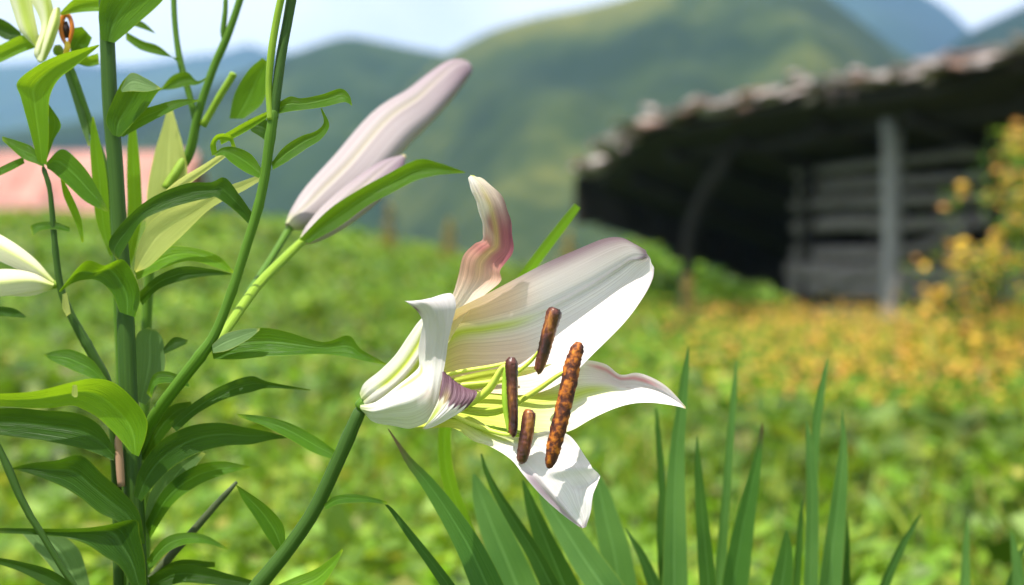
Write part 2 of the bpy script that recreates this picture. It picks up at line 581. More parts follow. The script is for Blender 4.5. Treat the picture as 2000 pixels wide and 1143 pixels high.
mountain('hill', [(-900, 300), (-400, 240), (0, 260), (300, 215), (460, 150), (560, 110), (620, 88), (680, 70), (750, 84), (830, 100), (900, 112), (1000, 150), (1200, 260)], 520, G2, 0.42, 6)
mountain('hill', [(560, 420), (700, 300), (800, 170), (870, 108), (910, 86), (960, 60), (1050, 34), (1130, 20), (1220, -2), (1320, -40), (1450, -60), (1560, -40), (1630, 8), (1700, 62), (1760, 110), (1900, 170), (2200, 230), (2600, 260)], 430, G1, 0.40, 8)


# ------------------------------------------------------------------ meadow vegetation
def leaf_cloud(C, size, width, tint, up=0.5, rs=None):
    """many small folded leaves: C (N,3) centres, size (N,) lengths -> verts, faces, tint"""
    n = len(C)
    r = rs or rng
    a = r.uniform(0, 2 * math.pi, n)
    e = np.arcsin(np.clip(r.normal(up, 0.4, n), -0.95, 0.99))
    d = np.stack([np.cos(a) * np.cos(e), np.sin(a) * np.cos(e), np.sin(e)], 1)
    s = np.stack([-np.sin(a), np.cos(a), np.zeros(n)], 1)
    rl = r.uniform(-0.9, 0.9, n)[:, None]
    nn = np.cross(d, s)
    s2 = s * np.cos(rl) + nn * np.sin(rl)
    n2 = np.cross(d, s2)
    L = size[:, None]
    W = (size * width)[:, None]
    b = C - d * L * 0.5
    m = C + n2 * L * 0.05
    t = C + d * L * 0.5 - n2 * L * 0.12
    V = np.stack([b, m + s2 * W * .5 - n2 * W * .12, t, m - s2 * W * .5 - n2 * W * .12], 1).reshape(-1, 3)
    i = np.arange(n)[:, None] * 4
    f = np.concatenate([i + np.array([[0, 1, 2]]), i + np.array([[0, 2, 3]])], 0)
    return V, f, np.repeat(tint, 4, 0)


def greens(n, yellow=0.0, r=None):
    r = r or rng
    base = np.array([[0.055, 0.14, 0.008], [0.10, 0.23, 0.012], [0.17, 0.30, 0.018], [0.25, 0.32, 0.025], [0.28, 0.24, 0.05]])
    p = np.array([0.3, 0.34, 0.22, 0.11 + yellow, 0.03 + yellow * .4]); p /= p.sum()
    c = base[r.choice(5, n, p=p)]
    return c * r.uniform(0.75, 1.25, (n, 1))


def meadow():
    r = np.random.default_rng(21)
    # clumps, spread evenly over the logarithm of distance
    nc = 9000
    d = np.exp(r.uniform(np.log(1.25), np.log(30), nc))
    az = r.uniform(-0.62, 0.62, nc)
    X, Y = d * np.tan(az) * 0.95, d
    h = (0.08 + 0.16 * (np.sin(X * 2.1 + 1) * np.sin(Y * 1.4 + X) * .5 + .5) + 0.20 * r.uniform(0, 1, nc) ** 1.5) * (1 - 0.6 * sm(4, 10, d))
    hue = np.clip(0.5 + 0.5 * np.sin(X * 0.9 + 2) * np.sin(Y * 0.6 + .5) + r.normal(0, .25, nc), 0, 1)
    k = 17
    sp = 0.05 + 0.035 * d ** 0.75
    cx = np.repeat(X, k) + r.normal(0, 1, nc * k) * np.repeat(sp, k)
    cy = np.repeat(Y, k) + r.normal(0, 1, nc * k) * np.repeat(sp, k)
    u = r.uniform(0.15, 1, nc * k) ** 0.6
    cz = ground_z(cx, cy) + np.repeat(h, k) * u
    sz = r.uniform(0.018, 0.055, nc * k) * np.repeat(1 + d / 9, k)
    t = greens(nc * k, 0.05, r) * 0.9
    hh = np.repeat(hue, k)[:, None]
    t = t * (1 - 0.35 * hh) + np.array([[0.21, 0.31, 0.02]]) * 0.35 * hh
    # patches of darker, broader-leaved weeds among the fresh yellow green ones
    pat = np.sin(X * 2.6 + 1.3 * np.sin(Y * 1.1)) * np.sin(Y * 1.9 + 1.7 * np.sin(X * 1.2 + 2)) + .5 * np.sin(X * 5.1 + Y * 3.7)
    dark = sm(.1, .9, pat + .55 * sm(.1, 1.0, X / Y * 3) * sm(6, 3, Y) + r.normal(0, .25, nc))
    t = t * np.repeat(np.clip(r.normal(1.0, .22, nc), .4, 1.4) * (1 - .5 * dark), k)[:, None]
    sz = sz * np.repeat(1 + .6 * dark, k)
    V, f, tt = leaf_cloud(np.stack([cx, cy, cz], 1), sz, r.uniform(.35, .75, nc * k), t, 0.25, r)
    o = link('meadow_plants', mesh('meadow_plants', V, f, False, None, tt), M['tinted'])
    props(o, 'low leafy green weeds and herbs covering the meadow floor', 'weeds', kind='stuff')
    # thin grass blades standing between the weeds
    n = 26000
    d = np.exp(r.uniform(np.log(1.3), np.log(26), n))
    az = r.uniform(-0.6, 0.6, n)
    X, Y = d * np.tan(az), d
    L = r.uniform(0.16, 0.36, n) * (1 - 0.55 * sm(4, 10, d))
    W = r.uniform(0.003, 0.007, n) * (1 + d / 5)
    ln = r.normal(0, 0.28, (n, 2)) * L[:, None]
    z0 = ground_z(X, Y)
    a = r.uniform(0, 6.3, n)
    sx, sy = np.cos(a) * W, np.sin(a) * W
    P = np.stack([
        np.stack([X - sx, Y - sy, z0], 1), np.stack([X + sx, Y + sy, z0], 1),
        np.stack([X + ln[:, 0] * .35 + sx * .7, Y + ln[:, 1] * .35 + sy * .7, z0 + L * .6], 1),
        np.stack([X + ln[:, 0] * .35 - sx * .7, Y + ln[:, 1] * .35 - sy * .7, z0 + L * .6], 1),
        np.stack([X + ln[:, 0], Y + ln[:, 1], z0 + L], 1)], 1).reshape(-1, 3)
    i = np.arange(n)[:, None] * 5
    f = np.concatenate([i + np.array([[0, 1, 2]]), i + np.array([[0, 2, 3]]), i + np.array([[3, 2, 4]])], 0)
    o = link('meadow_grass', mesh('meadow_grass', P, f, False, None, np.repeat(greens(n, 0.3, r), 5, 0)), M['tinted'])
    props(o, 'thin yellowish green grass standing among the meadow weeds', 'grass', kind='stuff')


meadow()

OCT = np.array([(0, 0, 0.7), (1, 0, 0.1), (0, 1, 0.1), (-1, 0, 0.1), (0, -1, 0.1), (0, 0, -0.6)], float)
OCF = np.array([(0, 1, 2), (0, 2, 3), (0, 3, 4), (0, 4, 1), (5, 2, 1), (5, 3, 2), (5, 4, 3), (5, 1, 4)])
YEL = np.array([[0.72, 0.45, 0.06], [0.66, 0.36, 0.07], [0.76, 0.52, 0.06], [0.52, 0.27, 0.08]])


def yellow_field():
    r = np.random.default_rng(33)
    n = 4600
    d = np.exp(r.uniform(np.log(4.9), np.log(11.5), n))
    # photograph column range that carries blooms, thinning out to the left
    col = 1180 + 1050 * r.uniform(0, 1, n) ** 0.65
    X = (col - 1000) / FPX * d
    Y = d
    h = 0.20 + r.uniform(0, 0.16, n) + 0.06 * r.uniform(0, 1, n) ** 3
    keep = r.uniform(0, 1, n) < (0.25 + 0.75 * sm(4.9, 7.0, d)) * (0.3 + 0.7 * sm(1200, 1650, col))
    X, Y, h = X[keep], Y[keep], h[keep]
    n = len(X)
    z = ground_z(X, Y) + h
    s = r.uniform(0.010, 0.020, n)
    C = np.stack([X, Y, z], 1)
    V = (C[:, None, :] + OCT[None] * s[:, None, None]).reshape(-1, 3)
    f = (np.arange(n)[:, None, None] * 6 + OCF[None]).reshape(-1, 3)
    t = np.repeat(YEL[r.choice(4, n)] * r.uniform(.8, 1.2, (n, 1)), 6, 0)
    # stalks and leaflets under every bloom
    k = 5
    C2 = np.repeat(C, k, 0) + np.stack([r.normal(0, .05, n * k), r.normal(0, .05, n * k), -r.uniform(0.01, 0.2, n * k)], 1)
    V2, f2, t2 = leaf_cloud(C2, r.uniform(.03, .07, n * k), r.uniform(.25, .5, n * k), greens(n * k, .25, r), .4, r)
    o = link('yellow_wildflowers', mesh('yellow_wildflowers', np.concatenate([V, V2]), np.concatenate([f, f2 + len(V)]), False, None, np.concatenate([t, t2])), M['yellow'])
    props(o, 'drift of small yellow wildflowers in front of the log hut', 'wildflowers', kind='stuff')


yellow_field()


def flower_spike(x, y, d, h, label):
    base = px(x, y, d)
    gz = float(ground_z(base[0], base[1]))
    root = empty('flower_spike', (base[0], base[1], gz), label, 'wildflower', 'rusty flower spikes at the meadow edge')
    r = np.random.default_rng(int(x))
    top = base[2]
    P = crom(np.array([(base[0], base[1], gz - .01), (base[0] + .01, base[1], (gz + top) / 2), (base[0], base[1], top)]), 10)
    V, f, uv = tube_pts(P, np.linspace(.008, .004, 10), 6)
    link('stem', mesh('stem', V, f, True, uv), M['stem'], root)
    n = 90
    u = r.uniform(0, 1, n)
    C = np.stack([base[0] + r.normal(0, .035, n) * (1.1 - u), base[1] + r.normal(0, .035, n) * (1.1 - u), top - h * (1 - u)], 1)
    s = r.uniform(.010, .02, n)
    V = (C[:, None, :] + OCT[None] * s[:, None, None]).reshape(-1, 3)
    f = (np.arange(n)[:, None, None] * 6 + OCF[None]).reshape(-1, 3)
    t = np.repeat(np.array([[.36, .24, .05], [.42, .30, .06], [.25, .20, .05]])[r.choice(3, n)], 6, 0)
    link('florets', mesh('florets', V, f, False, None, t), M['yellow'], root)['kind'] = 'stuff'
    C = np.stack([base[0] + r.normal(0, .06, 30), base[1] + r.normal(0, .06, 30), gz + (top - gz) * r.uniform(.1, .7, 30)], 1)
    V, f, t = leaf_cloud(C, r.uniform(.05, .11, 30), r.uniform(.3, .5, 30), greens(30, .1, r), .4, r)
    link('leaves', mesh('leaves', V, f, False, None, t), M['tinted'], root)['kind'] = 'stuff'


flower_spike(760, 400, 9.0, 0.30, 'rusty yellow flower spike in the meadow beyond the closed white bud')
flower_spike(878, 428, 9.5, 0.24, 'rusty flower spike in the meadow behind the upright curled petal')
flower_spike(1112, 455, 9.0, 0.24, 'rusty flower spike in the meadow behind the green blade tip')
flower_spike(1345, 540, 7.5, 0.30, 'tall yellow flower spike in front of the thin leaning hut post')


def shrub():
    r = np.random.default_rng(5)
    d = 6.2
    b = px(1990, 640, d)
    gz = float(ground_z(b[0], b[1]))
    root = empty('flowering_shrub', (b[0], b[1], gz), 'tall feathery shrub covered in yellow blooms beside the log hut', 'shrub')
    # branch tips inside an outline that leans up to the right
    tips = []
    while len(tips) < 1050:
        # blooms gather in loose clusters at the ends of the branches
        x0, y0 = r.uniform(1690, 2330), r.uniform(225, 760)
        left = np.interp(y0, [225, 300, 380, 450, 520, 600, 760], [1950, 1890, 1885, 1830, 1785, 1770, 1700])
        inside = x0 - left
        if inside < -25 or r.uniform() > .22 + inside / 170: continue
        if x0 > 2330 - (400 - min(y0, 400)) * .6: continue
        d1 = d + r.normal(0, .28)
        for q in range(r.integers(1, 6)):
            tips.append(px(x0 + r.normal(0, 13), y0 + abs(r.normal(0, 16)), d1 + r.normal(0, .05)))
    tips = np.array(tips)
    tips = tips[tips[:, 2] > gz + .12]
    stems_v, stems_f, o0 = [], [], 0
    for p in tips[:46]:
        q = np.array((b[0] + (p[0] - b[0]) * .15, b[1] + (p[1] - b[1]) * .15, gz))
        P = crom(np.array([q, q * .45 + p * .55 + np.array((0, 0, .06)), p]), 7)
        V, f, _ = tube_pts(P, np.linspace(.009, .003, 7), 5)
        stems_v.append(V); stems_f += [tuple(i + o0 for i in ff) for ff in f]; o0 += len(V)
    link('stems', mesh('stems', np.concatenate(stems_v), stems_f), M['stem_dark'], root)
    k = 6
    C = np.repeat(tips, k, 0) + np.stack([r.normal(0, .05, len(tips) * k), r.normal(0, .05, len(tips) * k), -np.abs(r.normal(0.02, .06, len(tips) * k))], 1)
    V, f, t = leaf_cloud(C, r.uniform(.025, .06, len(C)), r.uniform(.2, .4, len(C)), greens(len(C), .25, r), .5, r)
    o = link('foliage', mesh('foliage', V, f, False, None, t), M['tinted'], root)
    o['kind'] = 'stuff'
    # blooms: flat heads of five short petals round a dome
    def head(t):
        V = [(0, 0, .55)]
        for i in range(10):
            a = i * math.pi / 5
            rr = 1.0 if i % 2 == 0 else .62
            V.append((math.cos(a) * rr, math.sin(a) * rr, .1 if i % 2 == 0 else .2))
        V.append((0, 0, -.45))
        f = [(0, 1 + i, 1 + (i + 1) % 10) for i in range(10)] + [(11, 1 + (i + 1) % 10, 1 + i) for i in range(10)]
        return mesh('flower_head', np.array(V), f, False, None, np.repeat(t[None], 12, 0))
    kinds = [head(t) for t in YEL]
    order = np.argsort(tips[:, 0] / tips[:, 1])          # the open left side shows its blooms singly
    pick = list(order[:130]) + list(r.choice(order[130:], min(160, len(order) - 140), replace=False))
    for i in pick:
        o = link('flower_head', kinds[r.integers(4)], M['yellow'], root)
        s = r.uniform(.022, .032)
        o.matrix_parent_inverse = Matrix.Identity(4)
        o.location = Vector(tips[i]) - root.location
        o.scale = (s, s, s)
        o.rotation_euler = (r.uniform(-.6, .6), r.uniform(-.6, .6), r.uniform(0, 6))
    rest = np.array([tips[i] for i in range(len(tips)) if i not in set(pick)])
    n = len(rest)
    V = (rest[:, None, :] + OCT[None] * r.uniform(.014, .022, (n, 1, 1))).reshape(-1, 3)
    f = (np.arange(n)[:, None, None] * 6 + OCF[None]).reshape(-1, 3)
    o = link('flower_head', mesh('flower_head_rest', V, f, False, None, np.repeat(YEL[r.choice(4, n)], 6, 0)), M['yellow'], root)
    o['kind'] = 'stuff'


shrub()


def bush(x, y, d, w, h, label, n=2600, seed=1):
    r = np.random.default_rng(seed)
    c = px(x, y, d)
    gz = float(ground_z(c[0], c[1]))
    root = empty('green_bush', (c[0], c[1], gz), label, 'bush', 'leafy bushes beyond the hut')
    a = r.normal(0, 1, (n, 3)); a /= np.linalg.norm(a, axis=1, keepdims=True)
    rad = r.uniform(.3, 1, (n, 1)) ** .5 * (1 + .25 * np.sin(a[:, :1] * 5 + a[:, 2:] * 7))
    top = c[2] + h / 2
    C = np.array((c[0], c[1], (gz + top) / 2)) + a * rad * np.array((w / 2, w / 2, (top - gz) / 2))
    V, f, t = leaf_cloud(C, r.uniform(.06, .13, n), r.uniform(.45, .7, n), greens(n, .05, r), .2, r)
    link('crown', mesh('crown', V, f, False, None, t), M['tinted'], root)['kind'] = 'stuff'
    Vs, fs, o0 = [], [], 0
    for k in range(7):
        p = C[k * 11]
        V, f, _ = tube_pts(crom(np.array([(c[0], c[1], gz - .02), (c[0] * .6 + p[0] * .4, c[1] * .6 + p[1] * .4, gz * .5 + p[2] * .5), p]), 6), np.linspace(.02, .006, 6), 5)
        Vs.append(V); fs += [tuple(i + o0 for i in ff) for ff in f]; o0 += len(V)
    link('branches', mesh('branches', np.concatenate(Vs), fs), M['wood_dark'], root)


bush(1420, 500, 19.5, 1.6, 1.1, 'bright green bush seen through the gap between hut post and log wall', seed=2)
bush(1290, 500, 21, 1.3, 0.6, 'low green bush beyond the hut outside its leaning post', seed=3)


# ------------------------------------------------------------------ the old log hut
def box_mesh(name, sx, sy, sz, jit=0.0, seed=0):
    r = np.random.default_rng(seed)
    V = np.array([(x, y, z) for x in (-.5, .5) for y in (-.5, .5) for z in (-.5, .5)]) * (sx, sy, sz)
    V = V + r.uniform(-jit, jit, V.shape)
    f = [(0, 1, 3, 2), (4, 6, 7, 5), (0, 4, 5, 1), (2, 3, 7, 6), (0, 2, 6, 4), (1, 5, 7, 3)]
    return mesh(name, V, f, False)


def log_mesh(name, L, r0, seed, ns=9, bow=0.04):
    r = np.random.default_rng(seed)
    n = 9
    P = np.stack([np.linspace(-L / 2, L / 2, n), bow * np.sin(np.linspace(0, 3, n) + seed), bow * np.sin(np.linspace(0, 2.4, n) + seed * 2)], 1)
    V, f, uv = tube_pts(P, r0 * (1 + r.uniform(-.12, .12, n)), ns)
    return mesh(name, V, f, True, uv)


def hut():
    d0 = 12.0
    near = px(1742, 650, d0)                        # foot of the front post
    A = np.array((-0.424, 0.906, 0.0))              # along the front, away from the camera
    Nn = np.array((-0.906, -0.424, 0.0))            # out of the front
    gz = float(ground_z(near[0], near[1]))
    O = np.array((near[0], near[1], gz))
    root = empty('log_hut', tuple(O), 'old dark log hut with deep shingled lean-to roof behind the yellow flowers', 'hut')
    Rz = math.atan2(A[1], A[0])

    def W(a, n, z):
        return O + A * a + Nn * n + np.array((0, 0, z))

    def beam(name, p, q, rad, mat, seed, bow=.03, n=9, mid=None):
        pts = [W(*p)] + ([W(*mid)] if mid else []) + [W(*q)]
        P = crom(np.array(pts), n)
        r = np.random.default_rng(seed)
        P = P + r.normal(0, bow * .25, P.shape)
        V, f, uv = tube_pts(P, rad * (1 + r.uniform(-.1, .1, n)), 9)
        return link(name, mesh(name, V, f, True, uv), mat, root)

    # posts
    beam('post', (0, 0, -.05), (0, 0, 1.86), .085, M['post'], 1)
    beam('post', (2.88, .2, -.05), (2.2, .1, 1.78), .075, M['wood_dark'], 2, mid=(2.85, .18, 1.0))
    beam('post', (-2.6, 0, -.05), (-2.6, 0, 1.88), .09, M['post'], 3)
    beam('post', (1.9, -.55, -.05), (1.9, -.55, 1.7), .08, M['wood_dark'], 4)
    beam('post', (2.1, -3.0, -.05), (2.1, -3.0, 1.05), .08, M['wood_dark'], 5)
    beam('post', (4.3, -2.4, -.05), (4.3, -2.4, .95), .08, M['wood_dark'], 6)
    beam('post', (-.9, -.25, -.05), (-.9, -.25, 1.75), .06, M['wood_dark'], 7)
    # front wall: stacked logs and rails set back behind the posts, gaps between
    k = 10
    for i, z in enumerate((.12, .34, .55, .76, .97, 1.18, 1.40, 1.58)):
        rad = (.115, .11, .10, .075, .07, .06, .055, .05)[i]
        beam('log', (-4.4, -.62 - .02 * (i % 2), z + .03 * math.sin(i * 2.2)), (2.15, -.62 + .03 * (i % 3), z + .05 * math.sin(i * 1.7)), rad, M['wood'], 20 + i, .05)
    beam('log', (-.4, -.5, .95), (1.7, -.5, .35), .06, M['wood'], 41, .03)
    beam('log', (-3.9, -.5, .3), (-1.2, -.5, .95), .055, M['wood'], 42, .03)
    for i in range(6):
        z = .10 + i * .21
        beam('log', (1.6, -1.3, z), (3.3, -1.9, z + .04 * math.sin(i)), .085, M['wood'], 100 + i, .05)
    # gable and back walls: stacked logs
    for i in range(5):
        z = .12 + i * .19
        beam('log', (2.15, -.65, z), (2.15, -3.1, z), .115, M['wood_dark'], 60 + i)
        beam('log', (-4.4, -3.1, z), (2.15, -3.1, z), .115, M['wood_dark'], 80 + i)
    # roof: a thick slab of old boards, high at the front, low at the back, drooping at its far end
    def roof_pt(a, s, lift=0.0):
        """a along the front, s 0..1 from front edge to back edge"""
        z = 2.06 - .004 * a
        z -= .40 * float(sm(2.2, 5.6, a)) ** 1.2 * (1 - .3 * s)
        z += .03 * math.sin(a * 2.1)
        z -= s * 1.05
        n = .52 - s * 4.0
        n -= .55 * float(sm(2.8, 5.6, a)) * (1 - 2 * s)
        return W(a, n, z + lift)
    aa = np.linspace(-6.5, 5.45, 40)
    ss = np.linspace(0, 1, 9)
    r = np.random.default_rng(9)
    top = np.array([[roof_pt(a, s) for s in ss] for a in aa])
    bot = np.array([[roof_pt(a, s, -.10) for s in ss] for a in aa])
    nu, nv = len(ss), len(aa)
    idx = np.arange(nu * nv).reshape(nv, nu)
    b0 = nu * nv
    f = []
    for i in range(nv - 1):
        for j in range(nu - 1):
            q = (idx[i, j], idx[i, j + 1], idx[i + 1, j + 1], idx[i + 1, j])
            f.append(tuple(int(x) for x in q)); f.append(tuple(int(x) + b0 for x in q[::-1]))
    ring = [idx[0, j] for j in range(nu)] + [idx[i, -1] for i in range(1, nv)] + [idx[-1, j] for j in range(nu - 2, -1, -1)] + [idx[i, 0] for i in range(nv - 2, 0, -1)]
    for i in range(len(ring)):
        a_, b_ = int(ring[i]), int(ring[(i + 1) % len(ring)])
        f.append((b_, a_, a_ + b0, b_ + b0))
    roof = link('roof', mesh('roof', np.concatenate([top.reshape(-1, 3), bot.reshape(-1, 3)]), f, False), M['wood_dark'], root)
    # rafters
    for a in np.linspace(-4.2, 4.4, 8):
        P = np.array([roof_pt(a, s, -.17) for s in np.linspace(.06, .97, 6)])
        V, ff, uv = tube_pts(P, .055, 8)
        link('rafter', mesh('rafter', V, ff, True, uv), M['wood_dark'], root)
    # plate beams that carry the rafters
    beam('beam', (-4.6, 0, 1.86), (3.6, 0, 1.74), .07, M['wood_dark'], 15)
    # shingles: courses of split boards along the front edge and over the near part of the slope
    kinds = [box_mesh('shingle', .13 + .035 * k, .42 + .05 * (k % 3), .026 + .008 * (k % 4), .014, k) for k in range(6)]
    for k_, me in enumerate(kinds):
        me.materials.append(M['shingle'] if k_ != 4 else M['shingle_b'])
    cnt = 0
    for course in range(6):
        a = -6.3 + .1 * course
        while a < 5.4:
            s = course * .055 - .015
            step = r.uniform(.17, .27)
            p = roof_pt(a, max(0, s), .02 + course * .04 + r.uniform(0, .08))
            p = p + Nn * (.06 if course == 0 else 0) + Nn * r.uniform(-.06, .08)
            o = link('shingle', kinds[r.integers(6)], None, None)
            o.parent = roof
            o.location = p
            o.rotation_euler = (r.normal(.05, .22), r.normal(0, .14), Rz + math.pi + r.normal(0, .12))
            cnt += 1
            a += step
    # ragged dark boards and bark hanging below the far verge and along the back edge
    hang = [box_mesh('bark_strip', .26 + .05 * k, .05, .34 + .07 * k, .03, 50 + k) for k in range(4)]
    for me in hang: me.materials.append(M['wood_dark'])
    for i in range(44):
        t = i / 43
        p = roof_pt(5.43, t, -.18)
        o = link('bark_strip', hang[r.integers(4)], None, None)
        o.parent = roof
        o.location = p + np.array((0, 0, r.uniform(-.10, .06))) + A * r.uniform(-.05, .05)
        o.rotation_euler = (r.normal(0, .15), r.normal(0, .15), Rz + math.pi / 2 + r.uniform(-.3, .3))
    for i in range(24):
        p = roof_pt(5.0 - 10 * i / 23, 1.0, -.14)
        o = link('bark_strip', hang[r.integers(4)], None, None)
        o.parent = roof
        o.location = p + np.array((0, 0, r.uniform(-.06, .02)))
        o.rotation_euler = (r.normal(0, .2), r.normal(0, .15), Rz + r.uniform(-.2, .2))
    return root


HUT = hut()


# ------------------------------------------------------------------ the pink-roofed house far left
def far_house():
    d = 23.0
    L = px(-260, 300, d); Rr = px(352, 300, d)
    gz = float(ground_z(px(150, 440, d)[0], d)) - .1
    x0, x1 = L[0], Rr[0]
    root = empty('farmhouse', ((x0 + x1) / 2, d, gz), 'far farmhouse with salmon pink sheet roof behind the lily stems', 'house')
    ztop, zeave = px(0, 284, d)[2], px(0, 424, d)[2]
    me = box_mesh('wall', x1 - x0 - .5, 2.6, zeave - gz + .25)
    o = link('wall', me, M['wall_far'], root)
    o.location = ((x0 + x1) / 2, d + 1.5, (gz + zeave + .25) / 2)
    # roof in sheets: each a shallow corrugated panel
    n = 9
    for i in range(n):
        xa, xb = x0 + (x1 - x0) * i / n, x0 + (x1 - x0) * (i + 1) / n - .03
        xs = np.linspace(xa, xb, 25)
        cz = .03 * np.sin(np.linspace(0, 12 * math.pi, 25))
        for side in (0, 1):
            yb = d - .1 if side == 0 else d + 3.1
            V = np.concatenate([np.stack([xs, np.full(25, yb), zeave + cz], 1), np.stack([xs, np.full(25, d + 1.5), ztop + cz], 1),
                                np.stack([xs, np.full(25, yb), zeave + cz - .03], 1), np.stack([xs, np.full(25, d + 1.5), ztop + cz - .03], 1)])
            f = []
            for j in range(24):
                f += [(j, j + 1, 26 + j, 25 + j), (51 + j, 50 + j, 75 + j, 76 + j), (j + 1, j, 50 + j, 51 + j)]
            link('roof_panel', mesh('roof_panel', V, f, False), M['roof_pink'], root)
    for k, xx in enumerate((.35, .6, .82)):
        w = link('window', box_mesh('window', .4, .08, .3), M['wood_dark'], root)
        w.location = (x0 + (x1 - x0) * xx, d + .19, zeave - .2)


far_house()


# ------------------------------------------------------------------ lily flower
WHITE = np.array((0.83, 0.775, 0.76))
GREEN = np.array((0.50, 0.60, 0.035))
CREAM = np.array((0.74, 0.72, 0.42))
MAUVE = np.array((0.30, 0.19, 0.25))
PLUM = np.array((0.075, 0.015, 0.04))
PINK = np.array((0.46, 0.13, 0.16))
SALMON = np.array((0.74, 0.40, 0.25))
YELL = np.array((0.80, 0.68, 0.20))


def blend(c, col, w):
    w = np.clip(w, 0, 1)[..., None]
    return c * (1 - w) + col * w


def bell(x, c, w):
    return np.exp(-((x - c) / w) ** 2)


def base_tint(u, v, rib=0.5, green_to=0.35, rib_to=0.7, ribw=0.05):
    c = np.ones(u.shape + (3,)) * WHITE
    c = blend(c, CREAM, 1 - sm(0.1, green_to + .15, v))
    c = blend(c, GREEN, 0.95 * (1 - sm(green_to * .4, green_to, v)))
    c = blend(c, GREEN, 0.9 * bell(u, rib, ribw) * (1 - sm(rib_to - .25, rib_to, v)))
    return c


def three(rows, bulge=None):
    """rows of three points -> five columns through a smooth arc"""
    return [list(crom(np.array(r, float), 5)) for r in rows]


# the plant that carries the open flower
g1 = px(470, 1250, 0.72)
lily = empty('lily_plant', (g1[0] - .04, g1[1] + .02, 0), 'leaning lily stem carrying the wide open withering white flower', 'lily', 'lily plants')
stem(lily, [(708, 792, -4, 15), (690, 832, -4, 16), (660, 900, -8, 17), (612, 1000, -15, 17), (555, 1082, -20, 18), (500, 1150, -25, 19), (440, 1240, -30, 20)], M['stem_dark'], (g1[0] - .04, g1[1] + .02), knob=.06)

fl_V, fl_f, fl_uv = tube_pts(F(crom(np.array([(700, 797, -2), (712, 789, 0), (728, 788, 4), (748, 788, 8)], float), 10)), np.array([11, 13, 14, 15, 15, 15, 14, 12, 9, 5]) * UNIT, 14)
flower = link('flower', mesh('flower', fl_V, fl_f, True, fl_uv), M['stem'], lily)
flower['label'] = 'open withering white lily flower with yellow green throat'


def fsub(o):
    o.parent = flower
    return o


def tepal(rows, tint, disp=None, nu=41, nv=90, label=None, mat='petal'):
    o = fsub(loft('tepal', rows, M[mat], None, nu, nv, disp, tint))
    if label: o['label'] = label
    return o


# B: the broad trough-shaped upper right tepal
rowsB = three([
    [(712, 782, -8), (714, 788, -14), (716, 794, -10)],
    [(770, 705, -30), (775, 745, -50), (780, 785, -34)],
    [(830, 640, -40), (838, 690, -86), (845, 770, -50)],
    [(888, 606, -30), (892, 652, -96), (905, 760, -62)],
    [(950, 575, -22), (950, 642, -106), (960, 768, -50)],
    [(1005, 546, -26), (1010, 630, -108), (1040, 770, -26)],
    [(1062, 516, -30), (1072, 607, -104), (1105, 742, 0)],
    [(1130, 486, -28), (1152, 566, -92), (1165, 686, 18)],
    [(1180, 466, -20), (1208, 531, -74), (1222, 628, 26)],
    [(1214, 464, -4), (1240, 508, -50), (1258, 578, 28)],
    [(1240, 476, 14), (1257, 503, -14), (1274, 545, 30)],
    [(1258, 486, 28), (1266, 500, 20), (1277, 524, 32)]])


def tintB(u, v):
    c = base_tint(u, v, .5, .42, .62, .05)
    c = blend(c, SALMON, .50 * sm(.56, .42, v) * sm(.15, .28, v) * (1 - bell(u, .5, .1)))
    c = blend(c, MAUVE, .95 * sm(.20, .0, u) * sm(.40, .6, v))
    c = blend(c, MAUVE, .50 * sm(.45, .10, u) * sm(.40, .8, v))
    c = blend(c, WHITE * 1.12, .9 * bell(u, .50, .055) * sm(.45, .58, v))
    c = blend(c, MAUVE * 1.25, .5 * sm(.86, 1, u) * sm(.55, .9, v))
    c = blend(c, MAUVE, .9 * sm(.86, .97, v) * sm(.75, .4, u))
    return c


def dispB(u, v):
    on = sm(.42, .58, v) * sm(1.0, .93, v)
    rid = 15 * bell(u, .47, .030) + 10 * bell(u, .545, .026) - 6 * bell(u, .51, .012)
    return rid * on + 1.6 * vnoise(u, v, 3, 3, 1.2) + .5 * vnoise(u, v, 8, 11, 1)


tepal(rowsB, tintB, dispB, label='broad white tepal with raised white midrib and mauve tip')

# A: upright curled tepal, stained pink and maroon
rowsA = [leaf_rows([(714, 780, 718, 792)], -14, -.0)[0]]
A_edges = [(770, 715, 790, 760, -36), (830, 650, 862, 690, -52), (866, 604, 906, 622, -58), (884, 576, 942, 582, -56), (895, 541, 978, 551, -48), (905, 500, 977, 531, -44), (926, 478, 984, 517, -38),
           (943, 466, 1000, 497, -30), (942, 441, 1001, 463, -28), (934, 408, 996, 430, -22), (925, 383, 986, 396, -12), (916, 359, 962, 364, 2), (915, 347, 938, 348, 12), (919, 342, 926, 343, 16)]
for (x1, y1, x2, y2, z) in A_edges:
    w = math.hypot(x2 - x1, y2 - y1)
    rowsA.append([(x1 + (x2 - x1) * s, y1 + (y2 - y1) * s, z - .34 * w * (1 - (2 * s - 1) ** 2) + (.22 * w * (s - .5))) for s in (0, .25, .5, .75, 1)])


